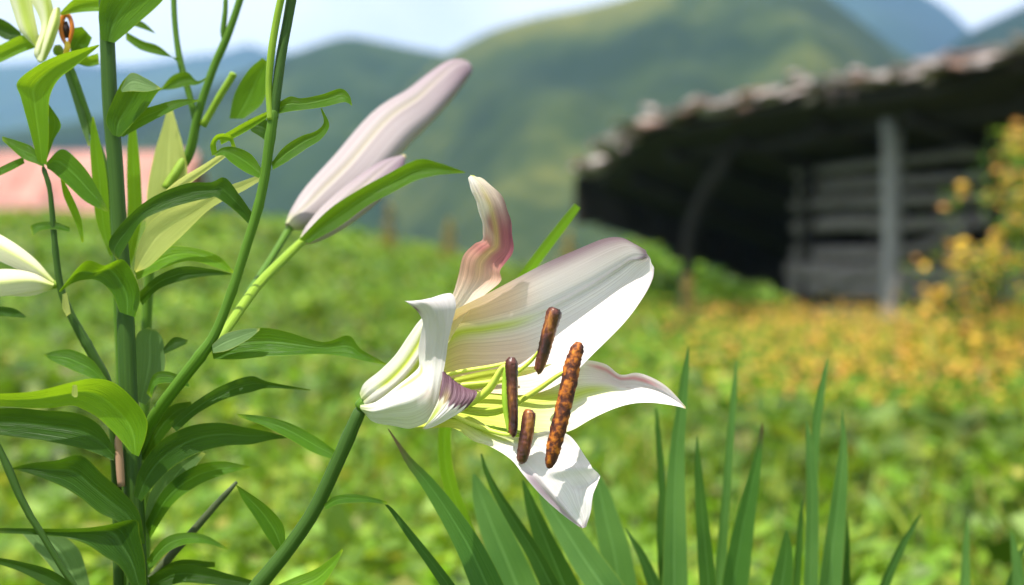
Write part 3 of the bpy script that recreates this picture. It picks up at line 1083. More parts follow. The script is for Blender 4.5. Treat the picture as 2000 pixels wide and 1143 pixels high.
def tintA(u, v):
    c = np.ones(u.shape + (3,)) * np.array((.84, .74, .60))
    c = blend(c, GREEN, .7 * sm(.28, .1, v))
    c = blend(c, SALMON, .75 * sm(.26, .40, v) * sm(.72, .55, v))
    c = blend(c, PINK * .7, .95 * bell(v, .64, .17) * sm(.15, .45, u + .1 * np.sin(v * 40)))
    c = blend(c, PINK, .7 * bell(v, .52, .1))
    c = blend(c, PLUM * 1.4, .55 * sm(.80, .97, u) * sm(.45, .56, v) * sm(.88, .78, v))
    c = blend(c, YELL, .45 * bell(u, .45, .12) * sm(.3, .5, v))
    c = blend(c, WHITE, .85 * sm(.78, .90, v) * sm(.75, .3, u))
    c = blend(c, WHITE, .6 * sm(.10, .02, u) * sm(.5, .7, v))
    c = blend(c, GREEN * 1.1, .8 * sm(.965, .995, v))
    st = vnoise(u, v * .2, 11, 26, 1)
    return c * (1 + .16 * st[..., None])


tepal(rowsA, tintA, lambda u, v: 1.6 * vnoise(u, v, 5, 9, 1.3) + 1.5 * np.sin(v * 60) * np.abs(2 * u - 1) ** 6 * sm(.4, .6, v),
      label='upright curled tepal stained pink and maroon', mat='petal_thin')

# C: right tepal with a pink crease below its wavy upper edge
rowsC = []
for r_ in [
    [(712, 790, -4), (713, 792, -4), (714, 795, -4), (716, 797, -3), (718, 799, 0)],
    [(785, 752, -46), (786, 762, -48), (790, 778, -46), (796, 795, -36), (802, 808, -22)],
    [(868, 742, -66), (868, 758, -66), (872, 778, -58), (880, 800, -38), (888, 818, -18)],
    [(960, 722, -58), (960, 742, -60), (966, 770, -50), (976, 805, -22), (986, 836, 6)],
    [(1050, 715, -44), (1052, 734, -50), (1056, 765, -38), (1062, 808, -8), (1068, 846, 22)],
    [(1112, 704, -34), (1112, 720, -44), (1114, 756, -30), (1116, 800, 2), (1112, 842, 30)],
    [(1148, 703, -26), (1146, 719, -42), (1150, 750, -28), (1154, 784, 2), (1156, 818, 32)],
    [(1184, 711, -20), (1182, 728, -40), (1186, 750, -24), (1192, 776, 6), (1198, 799, 30)],
    [(1212, 731, -12), (1210, 743, -36), (1215, 757, -20), (1224, 774, 6), (1234, 789, 28)],
    [(1244, 728, -6), (1240, 744, -28), (1247, 758, -14), (1258, 774, 8), (1268, 787, 26)],
    [(1276, 739, 0), (1274, 754, -18), (1280, 766, -6), (1288, 779, 8), (1298, 790, 20)],
    [(1306, 759, 6), (1304, 770, -8), (1309, 778, 0), (1315, 786, 8), (1322, 794, 14)],
    [(1338, 795, 12), (1338, 796, 10), (1339, 797, 11), (1339, 798, 12), (1340, 799, 12)]]:
    rowsC.append(r_)


def tintC(u, v):
    c = base_tint(u, v, .60, .52, .74, .09)
    c = blend(c, PINK * 1.25, .8 * bell(u, .17, .07) * sm(.48, .56, v) * sm(.93, .80, v))
    c = blend(c, np.array((.78, .58, .56)), .4 * bell(u, .35, .16) * bell(v, .58, .09))
    c = blend(c, YELL, .8 * sm(.05, 0, u) * sm(.8, .95, v))
    c = blend(c, YELL * .9, .7 * sm(.975, 1, v))
    c = blend(c, np.array((.62, .45, .36)), .6 * (bell(u, .50, .03) * bell(v, .70, .012) + bell(u, .80, .03) * bell(v, .56, .012)))
    return c


tepal(rowsC, tintC, lambda u, v: 1.8 * vnoise(u, v, 13, 5, 1.2) + 0.5 * vnoise(u, v, 17, 12, 1.0), label='pointed white tepal with pink crease along its wavy edge')

# D: lower tepal, hanging forward, creased near the end
D_edges = [(716, 796, 720, 786, 2, 4), (768, 829, 790, 800, 20, 0), (826, 838, 848, 806, 26, -6), (884, 838, 916, 812, 40, -14), (923, 862, 962, 838, 56, -8), (957, 873, 1008, 854, 66, -2), (997, 897, 1068, 842, 78, -12),
           (1023, 928, 1112, 851, 88, -16), (1045, 954, 1146, 896, 96, -8), (1068, 978, 1169, 931, 100, 0), (1100, 1006, 1158, 966, 102, 6), (1124, 1024, 1153, 998, 100, 6), (1137, 1032, 1143, 1030, 96, 2)]
rowsD = []
for (x1, y1, x2, y2, z, tl) in D_edges:
    w = math.hypot(x2 - x1, y2 - y1)
    rowsD.append([(x1 + (x2 - x1) * s, y1 + (y2 - y1) * s, z + tl * (2 * s - 1) * 1.6 - .14 * w * (1 - (2 * s - 1) ** 2)) for s in (0, .25, .5, .75, 1)])


def tintD(u, v):
    c = base_tint(u, v, .66, .50, .58, .16)
    c = blend(c, MAUVE * 1.15, .85 * bell(u, .06, .07) * sm(.52, .64, v))
    c = blend(c, MAUVE, .5 * sm(.93, .985, v))
    c = blend(c, MAUVE * .9, .4 * sm(.96, 1, u) * sm(.7, .8, v))
    return c


def dispD(u, v):
    d = 11 * bell(v - .10 * (u - .5), .66, .018) * sm(.25, .5, u)
    d = d - 9 * bell(v + .22 * (u - .75) ** 2 - .02, .735, .016) * sm(.45, .62, u)
    d = d + 7 * bell(u, .14, .03) * sm(.56, .64, v) * sm(.9, .8, v)
    return d + 2.6 * vnoise(u, v, 23, 4, 3) + 0.5 * vnoise(u, v, 29, 12, 1)


tepal(rowsD, tintD, dispD, label='lower white tepal hanging forward with creases and mauve margin')

# E: narrow outer tepal up the left side of the trumpet
rowsE = three([
    [(702, 768, 6), (710, 784, 18), (734, 796, 8)],
    [(712, 748, 10), (734, 766, 36), (766, 784, 22)],
    [(742, 724, 14), (766, 742, 38), (796, 760, 24)],
    [(772, 694, 14), (794, 712, 34), (820, 730, 22)],
    [(798, 656, 10), (818, 676, 26), (842, 692, 16)],
    [(818, 628, 2), (836, 642, 14), (860, 650, 4)],
    [(846, 600, -10), (862, 606, -2), (880, 610, -12)]])


def tintE(u, v):
    c = np.ones(u.shape + (3,)) * np.array((.74, .73, .64))
    c = blend(c, GREEN, .55 * sm(.12, 0, v))
    c = blend(c, GREEN, .95 * (bell(u, .42, .11) + bell(u, .80, .12)) * sm(.14, .3, v))
    c = blend(c, WHITE, .9 * bell(u, .61, .07))
    return c


tepal(rowsE, tintE, lambda u, v: 7 * bell(u, .60, .08) - 5 * bell(u, .42, .06) - 6 * bell(u, .82, .06) + 1.2 * vnoise(u, v, 31, 6, 1), label='narrow outer tepal with yellow green ribs', mat='petal_thin')

# G: front outer tepal: swells over the trumpet, then turns up and hooks back at its tip
rowsG = three([
    [(704, 792, 14), (704, 798, 20), (708, 804, 14)],
    [(736, 784, 40), (732, 802, 52), (730, 824, 26)],
    [(778, 752, 56), (772, 792, 80), (768, 831, 40)],
    [(808, 728, 62), (808, 782, 94), (806, 836, 58)],
    [(818, 716, 58), (834, 762, 96), (846, 812, 84)],
    [(818, 702, 60), (842, 726, 84), (862, 744, 90)],
    [(817, 680, 64), (846, 692, 84), (871, 700, 88)],
    [(822, 652, 74), (852, 658, 96), (876, 664, 92)],
    [(826, 630, 88), (856, 632, 110), (884, 628, 94)],
    [(818, 612, 102), (852, 604, 122), (890, 596, 92)],
    [(806, 600, 110), (836, 588, 122), (880, 573, 82)],
    [(794, 590, 110), (812, 589, 112), (842, 584, 92)],
    [(791, 588, 108), (794, 589, 108), (800, 590, 104)]])


def tintG(u, v):
    c = np.ones(u.shape + (3,)) * np.array((.74, .72, .67))
    c = blend(c, GREEN, .5 * sm(.10, 0, v))
    c = blend(c, GREEN, .8 * bell(u, .12, .05) * sm(.12, .2, v) * sm(.42, .34, v))
    c = blend(c, np.array((.80, .62, .52)), .45 * bell(v, .34, .035) * bell(u, .6, .25))
    c = blend(c, np.array((.50, .45, .47)), .6 * sm(.42, .52, v))  # grey shade on the upturned part, put into its colour
    c = blend(c, np.array((.70, .52, .48)), .4 * bell(u, .55, .04) * bell(v, .30, .05))
    c = blend(c, PLUM * 1.3, .8 * sm(.12, .02, u) * bell(v, .80, .06))
    return c


tepal(rowsG, tintG, lambda u, v: 1.6 * vnoise(u, v, 41, 4, 4) + .8 * np.sin(v * 160) * sm(.24, .28, v) * sm(.38, .33, v) * bell(u, .5, .3), label='crumpled front tepal turned up with hooked tip')

# H: small recurved tepal end curling over the lip of the trumpet
rowsH = three([
    [(800, 790, 10), (820, 800, 14), (840, 812, 20)],
    [(850, 738, 46), (872, 752, 40), (890, 782, 44)],
    [(862, 722, 70), (888, 744, 66), (912, 764, 66)],
    [(864, 728, 92), (896, 758, 92), (930, 764, 86)],
    [(862, 752, 106), (894, 778, 110), (929, 776, 98)],
    [(856, 780, 112), (880, 796, 118), (908, 800, 106)],
    [(843, 808, 112), (858, 816, 118), (874, 821, 108)],
    [(831, 829, 108), (837, 831, 110), (846, 834, 106)],
    [(825, 838, 104), (826, 838, 104), (828, 838, 104)]])


def tintH(u, v):
    c = np.ones(u.shape + (3,)) * WHITE
    c = blend(c, np.array((.74, .44, .26)), .7 * sm(.26, .18, v))
    pl = sm(.22, .29, v) * sm(.63 + .03 * np.sin(u * 34), .585 + .03 * np.sin(u * 34), v)
    strip = .93 + .07 * np.sin(u * 120 + 3 * np.sin(v * 14))
    c = blend(c, PLUM * 1.3, pl * strip)
    c = blend(c, GREEN, .9 * bell(u, .14, .13) * sm(.58, .72, v))
    c = blend(c, YELL, .35 * bell(u, .2, .1) * bell(v, .6, .1))
    c = blend(c, YELL, .6 * sm(.96, 1, v))
    return c


tepal(rowsH, tintH, lambda u, v: 1.4 * vnoise(u, v, 51, 9, 1.5), label='small recurved tepal with purple veined back and green midrib')


def rod(name, pts, mat, parent=None, ns=12, n=24, rough=0.0, seed=1, groove=0.0, flat=1.0):
    a = crom(np.asarray(pts, float), n)
    P = F(a[:, :3])
    V, f, uv = tube_pts(P, a[:, 3] * UNIT * (.78 if name == 'filament' else 1), ns)
    if rough:
        r = np.random.default_rng(seed)
        c = np.repeat(P, ns, 0)
        k = 1 + rough * r.normal(0, 1, len(V)).clip(-1.6, 1.6) - groove * (np.cos(uv[:, 0] * 4 * math.pi + 1.0) > .8)
        V = c + (V - c) * k[:, None]
    o = link(name, mesh(name, V, f, True, uv), mat, None)
    return fsub(o)


# stamens
rod('filament', [(800, 770, -6, 6), (868, 790, -4, 8), (915, 788, 22, 10), (955, 760, 46, 10), (982, 718, 66, 7), (994, 722, 82, 4)], M['filament'])
rod('filament', [(810, 760, -30, 6), (900, 752, -36, 6), (980, 742, -18, 6), (1030, 712, 8, 5), (1060, 676, 26, 3)], M['filament'])
rod('filament', [(810, 775, -16, 6), (900, 802, 4, 6), (970, 806, 30, 7), (1040, 768, 62, 7), (1100, 728, 92, 5), (1112, 740, 106, 3)], M['filament'])
rod('filament', [(800, 790, -4, 6), (868, 806, 16, 6), (930, 832, 44, 6), (985, 848, 66, 6), (1018, 846, 84, 3)], M['filament'])
rod('filament', [(810, 780, -10, 6), (900, 795, 10, 5), (950, 800, 34, 5), (990, 794, 58, 4)], M['filament'])
rod('filament', [(810, 752, -36, 6), (890, 728, -50, 5), (960, 716, -40, 5), (1000, 706, -26, 3)], M['filament'])
an = [
    ('anther_dark', [(1000, 698, 92, 6), (999, 710, 92, 12), (1000, 740, 92, 11), (1001, 780, 92, 10), (1003, 820, 92, 9), (1001, 846, 92, 8), (998, 850, 92, 3)]),
    ('anther_dark', [(1086, 602, 44, 8), (1083, 610, 44, 15), (1076, 635, 42, 14), (1066, 672, 40, 13), (1057, 706, 38, 11), (1051, 724, 38, 8), (1048, 727, 38, 3)]),
    ('anther', [(1131, 668, 118, 5), (1128, 680, 118, 12), (1118, 712, 120, 15), (1112, 745, 122, 15.5), (1102, 790, 124, 15), (1090, 840, 124, 15), (1080, 880, 122, 13.5), (1074, 906, 120, 9), (1071, 915, 120, 3)]),
    ('anther_dark', [(1036, 800, 106, 5), (1034, 808, 106, 12), (1030, 840, 106, 13), (1024, 875, 106, 12.5), (1019, 898, 106, 10), (1017, 906, 106, 3)])]
for i, (mt, pts) in enumerate(an):
    rod('anther', pts, M[mt], ns=22, n=70, rough=.05 if mt == 'anther' else .035, seed=i, groove=.22)
rod('anther_back', [(988, 716, 86, 3), (987, 740, 84, 6), (988, 790, 84, 7), (994, 846, 86, 3)], M['anther_green'])

# leaves of this plant
leaf(lily, [(660, 884, 654, 899), (620, 855, 612, 884), (570, 828, 562, 856), (520, 814, 512, 831), (462, 808, 466, 814)], M['leaf'], -12, .2, -.6)
leaf(lily, [(558, 1062, 543, 1080), (553, 1025, 518, 1045), (526, 992, 494, 1006), (493, 967, 474, 976), (460, 946, 462, 950)], M['leaf'], -24, .22, -.3)
leaf(lily, [(632, 986, 638, 996), (655, 969, 658, 986), (690, 965, 692, 982), (725, 971, 725, 982), (756, 980, 756, 986)], M['leaf'], 0, .2, -.8)
leaf(lily, [(535, 1146, 545, 1172), (575, 1128, 595, 1162), (615, 1112, 627, 1146), (650, 1088, 654, 1108), (668, 1072, 670, 1076)], M['leaf_bright'], 20, .2, -.6)

# ------------------------------------------------------------------ lily with the closed bud
g2 = px(300, 1300, 0.77)
lily2 = empty('lily_plant', (g2[0], g2[1], 0), 'slender lily stem with short curling leaves and a closed white bud', 'lily', 'lily plants')
stem(lily2, [(537, 205, -40, 12), (526, 280, -44, 12.5), (517, 345, -48, 12), (503, 410, -52, 12), (480, 485, -56, 11.5), (452, 572, -60, 11.5), (420, 652, -64, 12), (392, 694, -70, 15), (350, 748, -90, 15), (308, 805, -130, 15), (275, 870, -190, 15), (262, 960, -240, 15), (262, 1150, -260, 15)], M['stem'], (g2[0], g2[1]), n=70, knob=.10)
stem(lily2, [(555, -30, -30, 9), (540, 40, -34, 9), (529, 110, -36, 9), (525, 170, -38, 8), (528, 235, -36, 8)], M['stem_pale'], name='stem')
stem(lily2, [(574, -30, -52, 13), (562, 40, -50, 12), (550, 105, -46, 12), (540, 180, -42, 12), (534, 230, -42, 12)], M['stem_dark'], name='stem')
Z2 = -50
leaf(lily2, [(536, 206, 545, 222), (565, 189, 565, 218), (590, 192, 592, 215), (630, 184, 632, 209), (665, 173, 668, 200), (682, 186, 680, 202), (688, 205, 687, 207)], M['leaf'], Z2 + 10, .2, -.2)
leaf(lily2, [(530, 318, 533, 332), (555, 287, 562, 315), (588, 266, 598, 291), (615, 257, 628, 271), (632, 240, 643, 244), (626, 212, 629, 212)], M['leaf'], Z2 + 10, .25, -.3)
leaf(lily2, [(514, 335, 505, 348), (492, 303, 478, 336), (462, 288, 450, 316), (436, 288, 436, 304), (418, 300, 421, 306)], M['leaf'], Z2, .25, -.4)
leaf(lily2, [(414, 304, 425, 302), (411, 282, 422, 280), (424, 263, 430, 273), (450, 264, 448, 276), (461, 287, 452, 287)], M['leaf_bright'], Z2 - 10, .2, .6)
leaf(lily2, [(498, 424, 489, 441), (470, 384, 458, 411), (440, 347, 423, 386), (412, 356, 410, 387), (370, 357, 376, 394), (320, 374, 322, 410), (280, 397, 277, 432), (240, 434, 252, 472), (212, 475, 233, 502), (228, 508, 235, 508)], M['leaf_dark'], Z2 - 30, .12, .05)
leaf(lily2, [(510, 341, 512, 351), (470, 355, 475, 373), (425, 371, 433, 394), (385, 390, 403, 414), (330, 408, 362, 454), (290, 438, 322, 492), (268, 486, 292, 520), (262, 528, 266, 532)], M['leaf_pale'], Z2 - 110, .1, .1)
leaf(lily2, [(442, 293, 446, 303), (400, 320, 406, 333), (345, 354, 352, 372), (300, 395, 305, 405)], M['leaf_pale'], Z2 - 60, .2, .2)
leaf(lily2, [(428, 268, 432, 283), (480, 238, 486, 254), (530, 214, 533, 223)], M['leaf_bright'], Z2 - 30, .2, .2)
leaf(lily2, [(484, 234, 490, 256), (510, 227, 515, 272), (526, 240, 526, 284)], M['leaf_dark'], Z2 - 60, .1)
leaf(lily2, [(448, 232, 476, 232), (458, 185, 512, 202), (484, 138, 524, 162), (512, 113, 529, 124)], M['leaf'], -420, .15, .1)
leaf(lily2, [(411, 672, 417, 702), (455, 647, 465, 702), (510, 640, 515, 697), (560, 648, 565, 695), (630, 668, 630, 692), (680, 655, 682, 699), (705, 682, 710, 705), (754, 710, 754, 713)], M['leaf'], -66, .16, -.15)
leaf(lily2, [(414, 674, 416, 690), (440, 652, 446, 684), (480, 642, 484, 664), (508, 641, 506, 646)], M['leaf_back_and_glint'], -50, .1, -.4)  # silvery highlight of the broad leaf, added as a pale sheet over it
leaf(lily2, [(366, 742, 370, 756), (330, 726, 330, 748), (300, 732, 304, 754), (286, 768, 296, 778)], M['leaf'], -110, .2, -.3)
leaf(lily2, [(330, 828, 345, 843), (375, 789, 389, 806), (430, 755, 441, 779), (488, 735, 491, 766), (525, 746, 526, 758), (606, 761, 606, 763)], M['leaf_dark'], -110, .15, .1)
leaf(lily2, [(272, 895, 286, 902), (300, 828, 322, 852), (334, 793, 352, 816), (373, 784, 377, 801)], M['leaf_dark'], -190, .1, .1)
# flower stalks and bud
stem(lily2, [(416, 682, -72, 11), (445, 640, -120, 12), (500, 562, -230, 12), (555, 505, -330, 11), (592, 470, -390, 10)], M['stem_pale'], name='flower_stalk', n=24)
stem(lily2, [(478, 582, -260, 8), (520, 520, -400, 8), (566, 446, -520, 9)], M['stem'], name='flower_stalk', n=20)


def bud(parent, secs, name='flower_bud', ns=48, n=44, tint=None, label=None):
    a = crom(np.asarray(secs, float), n)
    T = np.gradient(a[:, :3], axis=0); T /= np.linalg.norm(T, axis=1, keepdims=True)
    A = np.cross(T, (0, 0, 1.0)); A /= np.linalg.norm(A, axis=1, keepdims=True)
    B = np.cross(T, A)
    th = np.linspace(0, 2 * math.pi, ns, endpoint=False)
    v = np.linspace(0, 1, n)
    lob = 1 + (.07 * np.cos(3 * th + .5) + .03 * np.cos(6 * th))[None, :] * np.sin(np.pi * v)[:, None]
    crease = 1 - .16 * bell((th[None, :] * 3 / (2 * math.pi)) % 1, .5, .06) * np.sin(np.pi * v)[:, None]
    rad = np.maximum(a[:, 3], .5)[:, None] * lob * crease
    P = a[:, None, :3] + rad[..., None] * (np.cos(th)[None, :, None] * A[:, None] + np.sin(th)[None, :, None] * B[:, None])
    P = F(P.reshape(-1, 3))
    idx = np.arange(n * ns).reshape(n, ns)
    nx = np.roll(idx, -1, 1)
    f = np.stack([idx[:-1], nx[:-1], nx[1:], idx[1:]], -1).reshape(-1, 4)
    uu = np.broadcast_to(th / 6.2832, (n, ns)); vv = np.broadcast_to(v[:, None], (n, ns))
    o = link(name, mesh(name, P, f, True, np.stack([uu.ravel(), vv.ravel()], 1), tint(uu, vv).reshape(-1, 3)), M['petal'], parent)
    if label: o['label'] = label
    return o


def tint_bud(u, v):
    c = np.ones(u.shape + (3,)) * np.array((.40, .345, .345))
    c = blend(c, np.array((.60, .62, .30)), .8 * sm(.10, 0, v))
    c = blend(c, np.array((.42, .40, .22)), .5 * bell((u * 3) % 1, .5, .07) * sm(.9, .5, v))
    c = blend(c, np.array((.22, .14, .185)), .9 * sm(.35, .9, v) * (.75 + .25 * np.cos(u * 18.85)))
    c = blend(c, YELL * .9, .7 * sm(.955, 1, v))
    return c


bud(lily2, [(563, 443, -520, 8), (584, 428, -540, 24), (622, 400, -590, 40), (690, 338, -700, 47), (762, 257, -830, 47), (818, 211, -930, 39), (858, 173, -1010, 34), (888, 144, -1060, 27), (909, 133, -1090, 16), (918, 130, -1100, 2)], tint=tint_bud, label='closed white lily bud flushed mauve at the tip')
bud(lily2, [(590, 472, -392, 8), (612, 456, -410, 20), (650, 428, -450, 30), (710, 380, -520, 32), (760, 335, -580, 24), (790, 305, -620, 4)], tint=tint_bud, label='smaller closed white bud tucked below the long one')
leaf(lily2, [(584, 468, 604, 475), (640, 411, 662, 443), (700, 371, 716, 403), (750, 344, 761, 379), (815, 312, 811, 353), (856, 318, 856, 342), (908, 336, 908, 338)], M['leaf'], -330, .15, .1, name='bract')

# ------------------------------------------------------------------ thick-stemmed leafy lily
g3 = px(275, 1300, 0.745)
lily3 = empty('lily_plant', (g3[0], g3[1], 0), 'thick upright lily stem crowded with broad dark green leaves', 'lily', 'lily plants')
stem(lily3, [(206, -40, -160, 15), (209, 60, -162, 16), (215, 200, -164, 17), (225, 320, -166, 17), (234, 460, -168, 17), (245, 620, -170, 19), (250, 750, -170, 20), (258, 900, -168, 21), (263, 1010, -168, 22), (269, 1160, -166, 23)], M['stem_dark'], (g3[0], g3[1]), n=60, thick=.92)
stem(lily3, [(230, 850, -140, 8), (233, 895, -140, 10), (237, 950, -142, 9)], M['stem_brown'], name='lit_patch_stub', n=12)  # brownish lit patch of the stem, added as a tan stub
Z3 = -160
L3 = [
    ('leaf', [(198, 78, 224, 84), (193, 20, 262, 52), (213, -30, 322, -4), (300, -90, 345, -60)], 20, .1, .2),
    ('leaf', [(220, 264, 233, 268), (207, 235, 259, 241), (221, 195, 286, 213), (236, 164, 306, 183), (250, 147, 318, 173)], 24, .12, .15),
    ('leaf_back_and_glint', [(236, 174, 238, 180), (255, 143, 260, 178), (285, 153, 286, 179), (312, 170, 312, 174)], 40, .1, -.3),
    ('leaf', [(228, 262, 240, 268), (265, 221, 276, 248), (310, 204, 318, 226), (350, 194, 353, 209), (387, 195, 387, 198)], 10, .15, -.2),
    ('leaf', [(264, 620, 234, 610), (274, 580, 221, 577), (263, 540, 204, 557), (240, 507, 187, 547), (205, 519, 164, 547), (165, 511, 139, 555), (115, 569, 118, 571)], 40, .12, .3),
    ('leaf_bright', [(262, 528, 268, 547), (320, 486, 318, 524), (370, 483, 372, 510), (425, 499, 422, 523), (459, 532, 457, 535)], -30, .12, -.4),
    ('leaf_dark', [(268, 575, 278, 597), (305, 541, 312, 564), (355, 521, 362, 547), (410, 525, 408, 539), (451, 534, 451, 537)], -20, .12, .2),
    ('leaf', [(212, 746, 195, 744), (180, 703, 174, 737), (140, 683, 134, 720), (110, 685, 107, 708), (85, 692, 87, 695)], 10, .15, -.4),
    ('leaf_bright', [(271, 892, 257, 886), (285, 850, 239, 864), (286, 818, 217, 840), (263, 782, 189, 814), (224, 748, 159, 798), (181, 740, 139, 792), (138, 748, 99, 797), (65, 765, 50, 797), (-25, 770, -25, 792)], 60, .14, .35),
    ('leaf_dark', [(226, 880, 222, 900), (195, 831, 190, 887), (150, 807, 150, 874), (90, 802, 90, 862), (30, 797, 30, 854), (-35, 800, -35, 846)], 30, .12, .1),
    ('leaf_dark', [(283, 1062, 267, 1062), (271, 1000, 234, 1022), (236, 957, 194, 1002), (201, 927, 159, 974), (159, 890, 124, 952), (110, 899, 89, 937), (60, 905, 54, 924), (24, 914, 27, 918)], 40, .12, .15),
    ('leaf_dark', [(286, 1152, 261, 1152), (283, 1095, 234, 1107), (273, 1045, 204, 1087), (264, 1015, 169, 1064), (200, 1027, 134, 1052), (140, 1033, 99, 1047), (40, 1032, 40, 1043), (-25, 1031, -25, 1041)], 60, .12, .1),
    ('leaf_back_and_glint', [(40, 1040, 120, 1043), (75, 1080, 152, 1070), (108, 1120, 168, 1110), (140, 1170, 180, 1160)], -60, .1, .1),
    ('leaf_dark', [(-12, 1088, -12, 1099), (40, 1097, 40, 1117), (100, 1114, 95, 1147), (155, 1150, 140, 1175)], 70, .15, .1),
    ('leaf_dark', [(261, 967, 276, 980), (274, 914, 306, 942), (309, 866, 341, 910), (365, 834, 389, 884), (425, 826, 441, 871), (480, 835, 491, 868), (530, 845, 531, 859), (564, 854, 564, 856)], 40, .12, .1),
    ('leaf', [(284, 1022, 293, 1052), (320, 956, 336, 987), (375, 913, 381, 952), (430, 901, 429, 930), (487, 911, 487, 914)], -10, .15, -.2),
    ('leaf_back_and_glint', [(279, 1032, 291, 1047), (294, 960, 321, 1002), (339, 903, 366, 932), (386, 879, 402, 886)], -20, .1, .1),
    ('leaf', [(286, 1095, 293, 1114), (318, 1054, 326, 1080), (355, 1041, 361, 1064), (400, 1045, 401, 1062), (445, 1071, 445, 1074)], 30, .15, -.4),
    ('leaf_back_and_glint', [(264, 782, 286, 792), (261, 700, 322, 722), (267, 654, 319, 666), (289, 639, 306, 645)], -50, .1, .1),
    ('leaf_dark', [(319, 680, 320, 692), (340, 659, 345, 681), (367, 664, 365, 671)], -40, .1, 0),
    ('leaf_dark', [(288, 1128, 300, 1162), (340, 1104, 345, 1140), (390, 1106, 392, 1140), (450, 1122, 452, 1146), (515, 1140, 515, 1143)], -20, .1, .1),
    ('leaf_dark', [(300, 1120, 306, 1134), (350, 1094, 352, 1112), (420, 1098, 420, 1108)], -60, .1, .1),
    ('leaf_bright', [(214, 500, 220, 500), (188, 430, 214, 436), (180, 350, 209, 352), (176, 280, 196, 280), (180, 228, 183, 228)], -120, .1, .1),
    ('leaf_bright', [(246, 520, 256, 520), (249, 430, 276, 432), (248, 340, 275, 342), (250, 270, 268, 268), (258, 215, 261, 215)], -260, .1, .1),
    ('leaf_pale', [(262, 540, 270, 540), (284, 450, 326, 440), (288, 372, 364, 352), (302, 300, 358, 290), (317, 250, 346, 245), (328, 208, 335, 208)], -330, .08, .05),
    ('leaf_pale', [(142, 752, 150, 752), (140, 770, 152, 770), (145, 776, 150, 776)], 75, .1, 0),
]
for m_, rows, dz, fo, tl in L3:
    leaf(lily3, rows, M[m_], Z3 + dz, fo, tl)
# lower leaves below the frame
for i in range(9):
    y0 = 1190 + i * 70
    s = -1 if i % 2 else 1
    leaf(lily3, [(272, y0, 276, y0 + 26), (272 + s * 80, y0 - 40, 276 + s * 84, y0 + 6), (272 + s * 170, y0 - 20, 272 + s * 172, y0 + 24), (272 + s * 250, y0 + 40, 272 + s * 250, y0 + 46)], M['leaf_dark'], Z3 + (30 if i % 3 else -50), .15, .1)

# ------------------------------------------------------------------ two-forked lily stalk behind
g4 = px(300, 1300, 0.86)
lily4 = empty('lily_plant', (g4[0], g4[1], 0), 'pale forked lily stalk standing behind the thick leafy stem', 'lily', 'lily plants')
stem(lily4, [(478, -30, -480, 9), (456, 38, -482, 9), (440, 80, -484, 10), (420, 125, -486, 10), (400, 180, -488, 10), (386, 225, -490, 11), (372, 292, -500, 12), (352, 330, -510, 12), (325, 370, -520, 11), (300, 430, -530, 11), (288, 600, -540, 12), (282, 800, -550, 12), (285, 1150, -560, 12)], M['stem'], (g4[0], g4[1]), n=60)
stem(lily4, [(339, -30, -500, 7), (340, 20, -498, 7), (344, 70, -496, 7), (352, 120, -494, 8), (367, 175, -492, 8), (383, 240, -490, 8)], M['stem'], n=24)
stem(lily4, [(457, 142, -470, 10), (450, 155, -472, 9), (425, 195, -480, 9), (396, 246, -490, 9)], M['stem_pale'], n=16)
stem(lily4, [(441, -20, -480, 5), (440, 20, -480, 6), (436, 60, -482, 7), (438, 78, -484, 6)], M['stem'], n=14)
stem(lily4, [(364, 304, -505, 10), (345, 335, -490, 11), (322, 368, -480, 10)], M['stem_pale'], n=12)
for m_, rows, z in [
    ('leaf', [(346, 120, 354, 114), (310, 90, 308, 107), (280, 80, 274, 97), (246, 62, 246, 78)], -480),
    ('leaf', [(244, 28, 250, 47), (280, 44, 280, 57), (303, 64, 304, 66)], -470),
    ('leaf', [(308, 182, 312, 176), (335, 149, 340, 174), (365, 141, 368, 167), (385, 158, 385, 166), (405, 150, 404, 155)], -460)]:
    leaf(lily4, rows, M[m_], z, .15, .1)

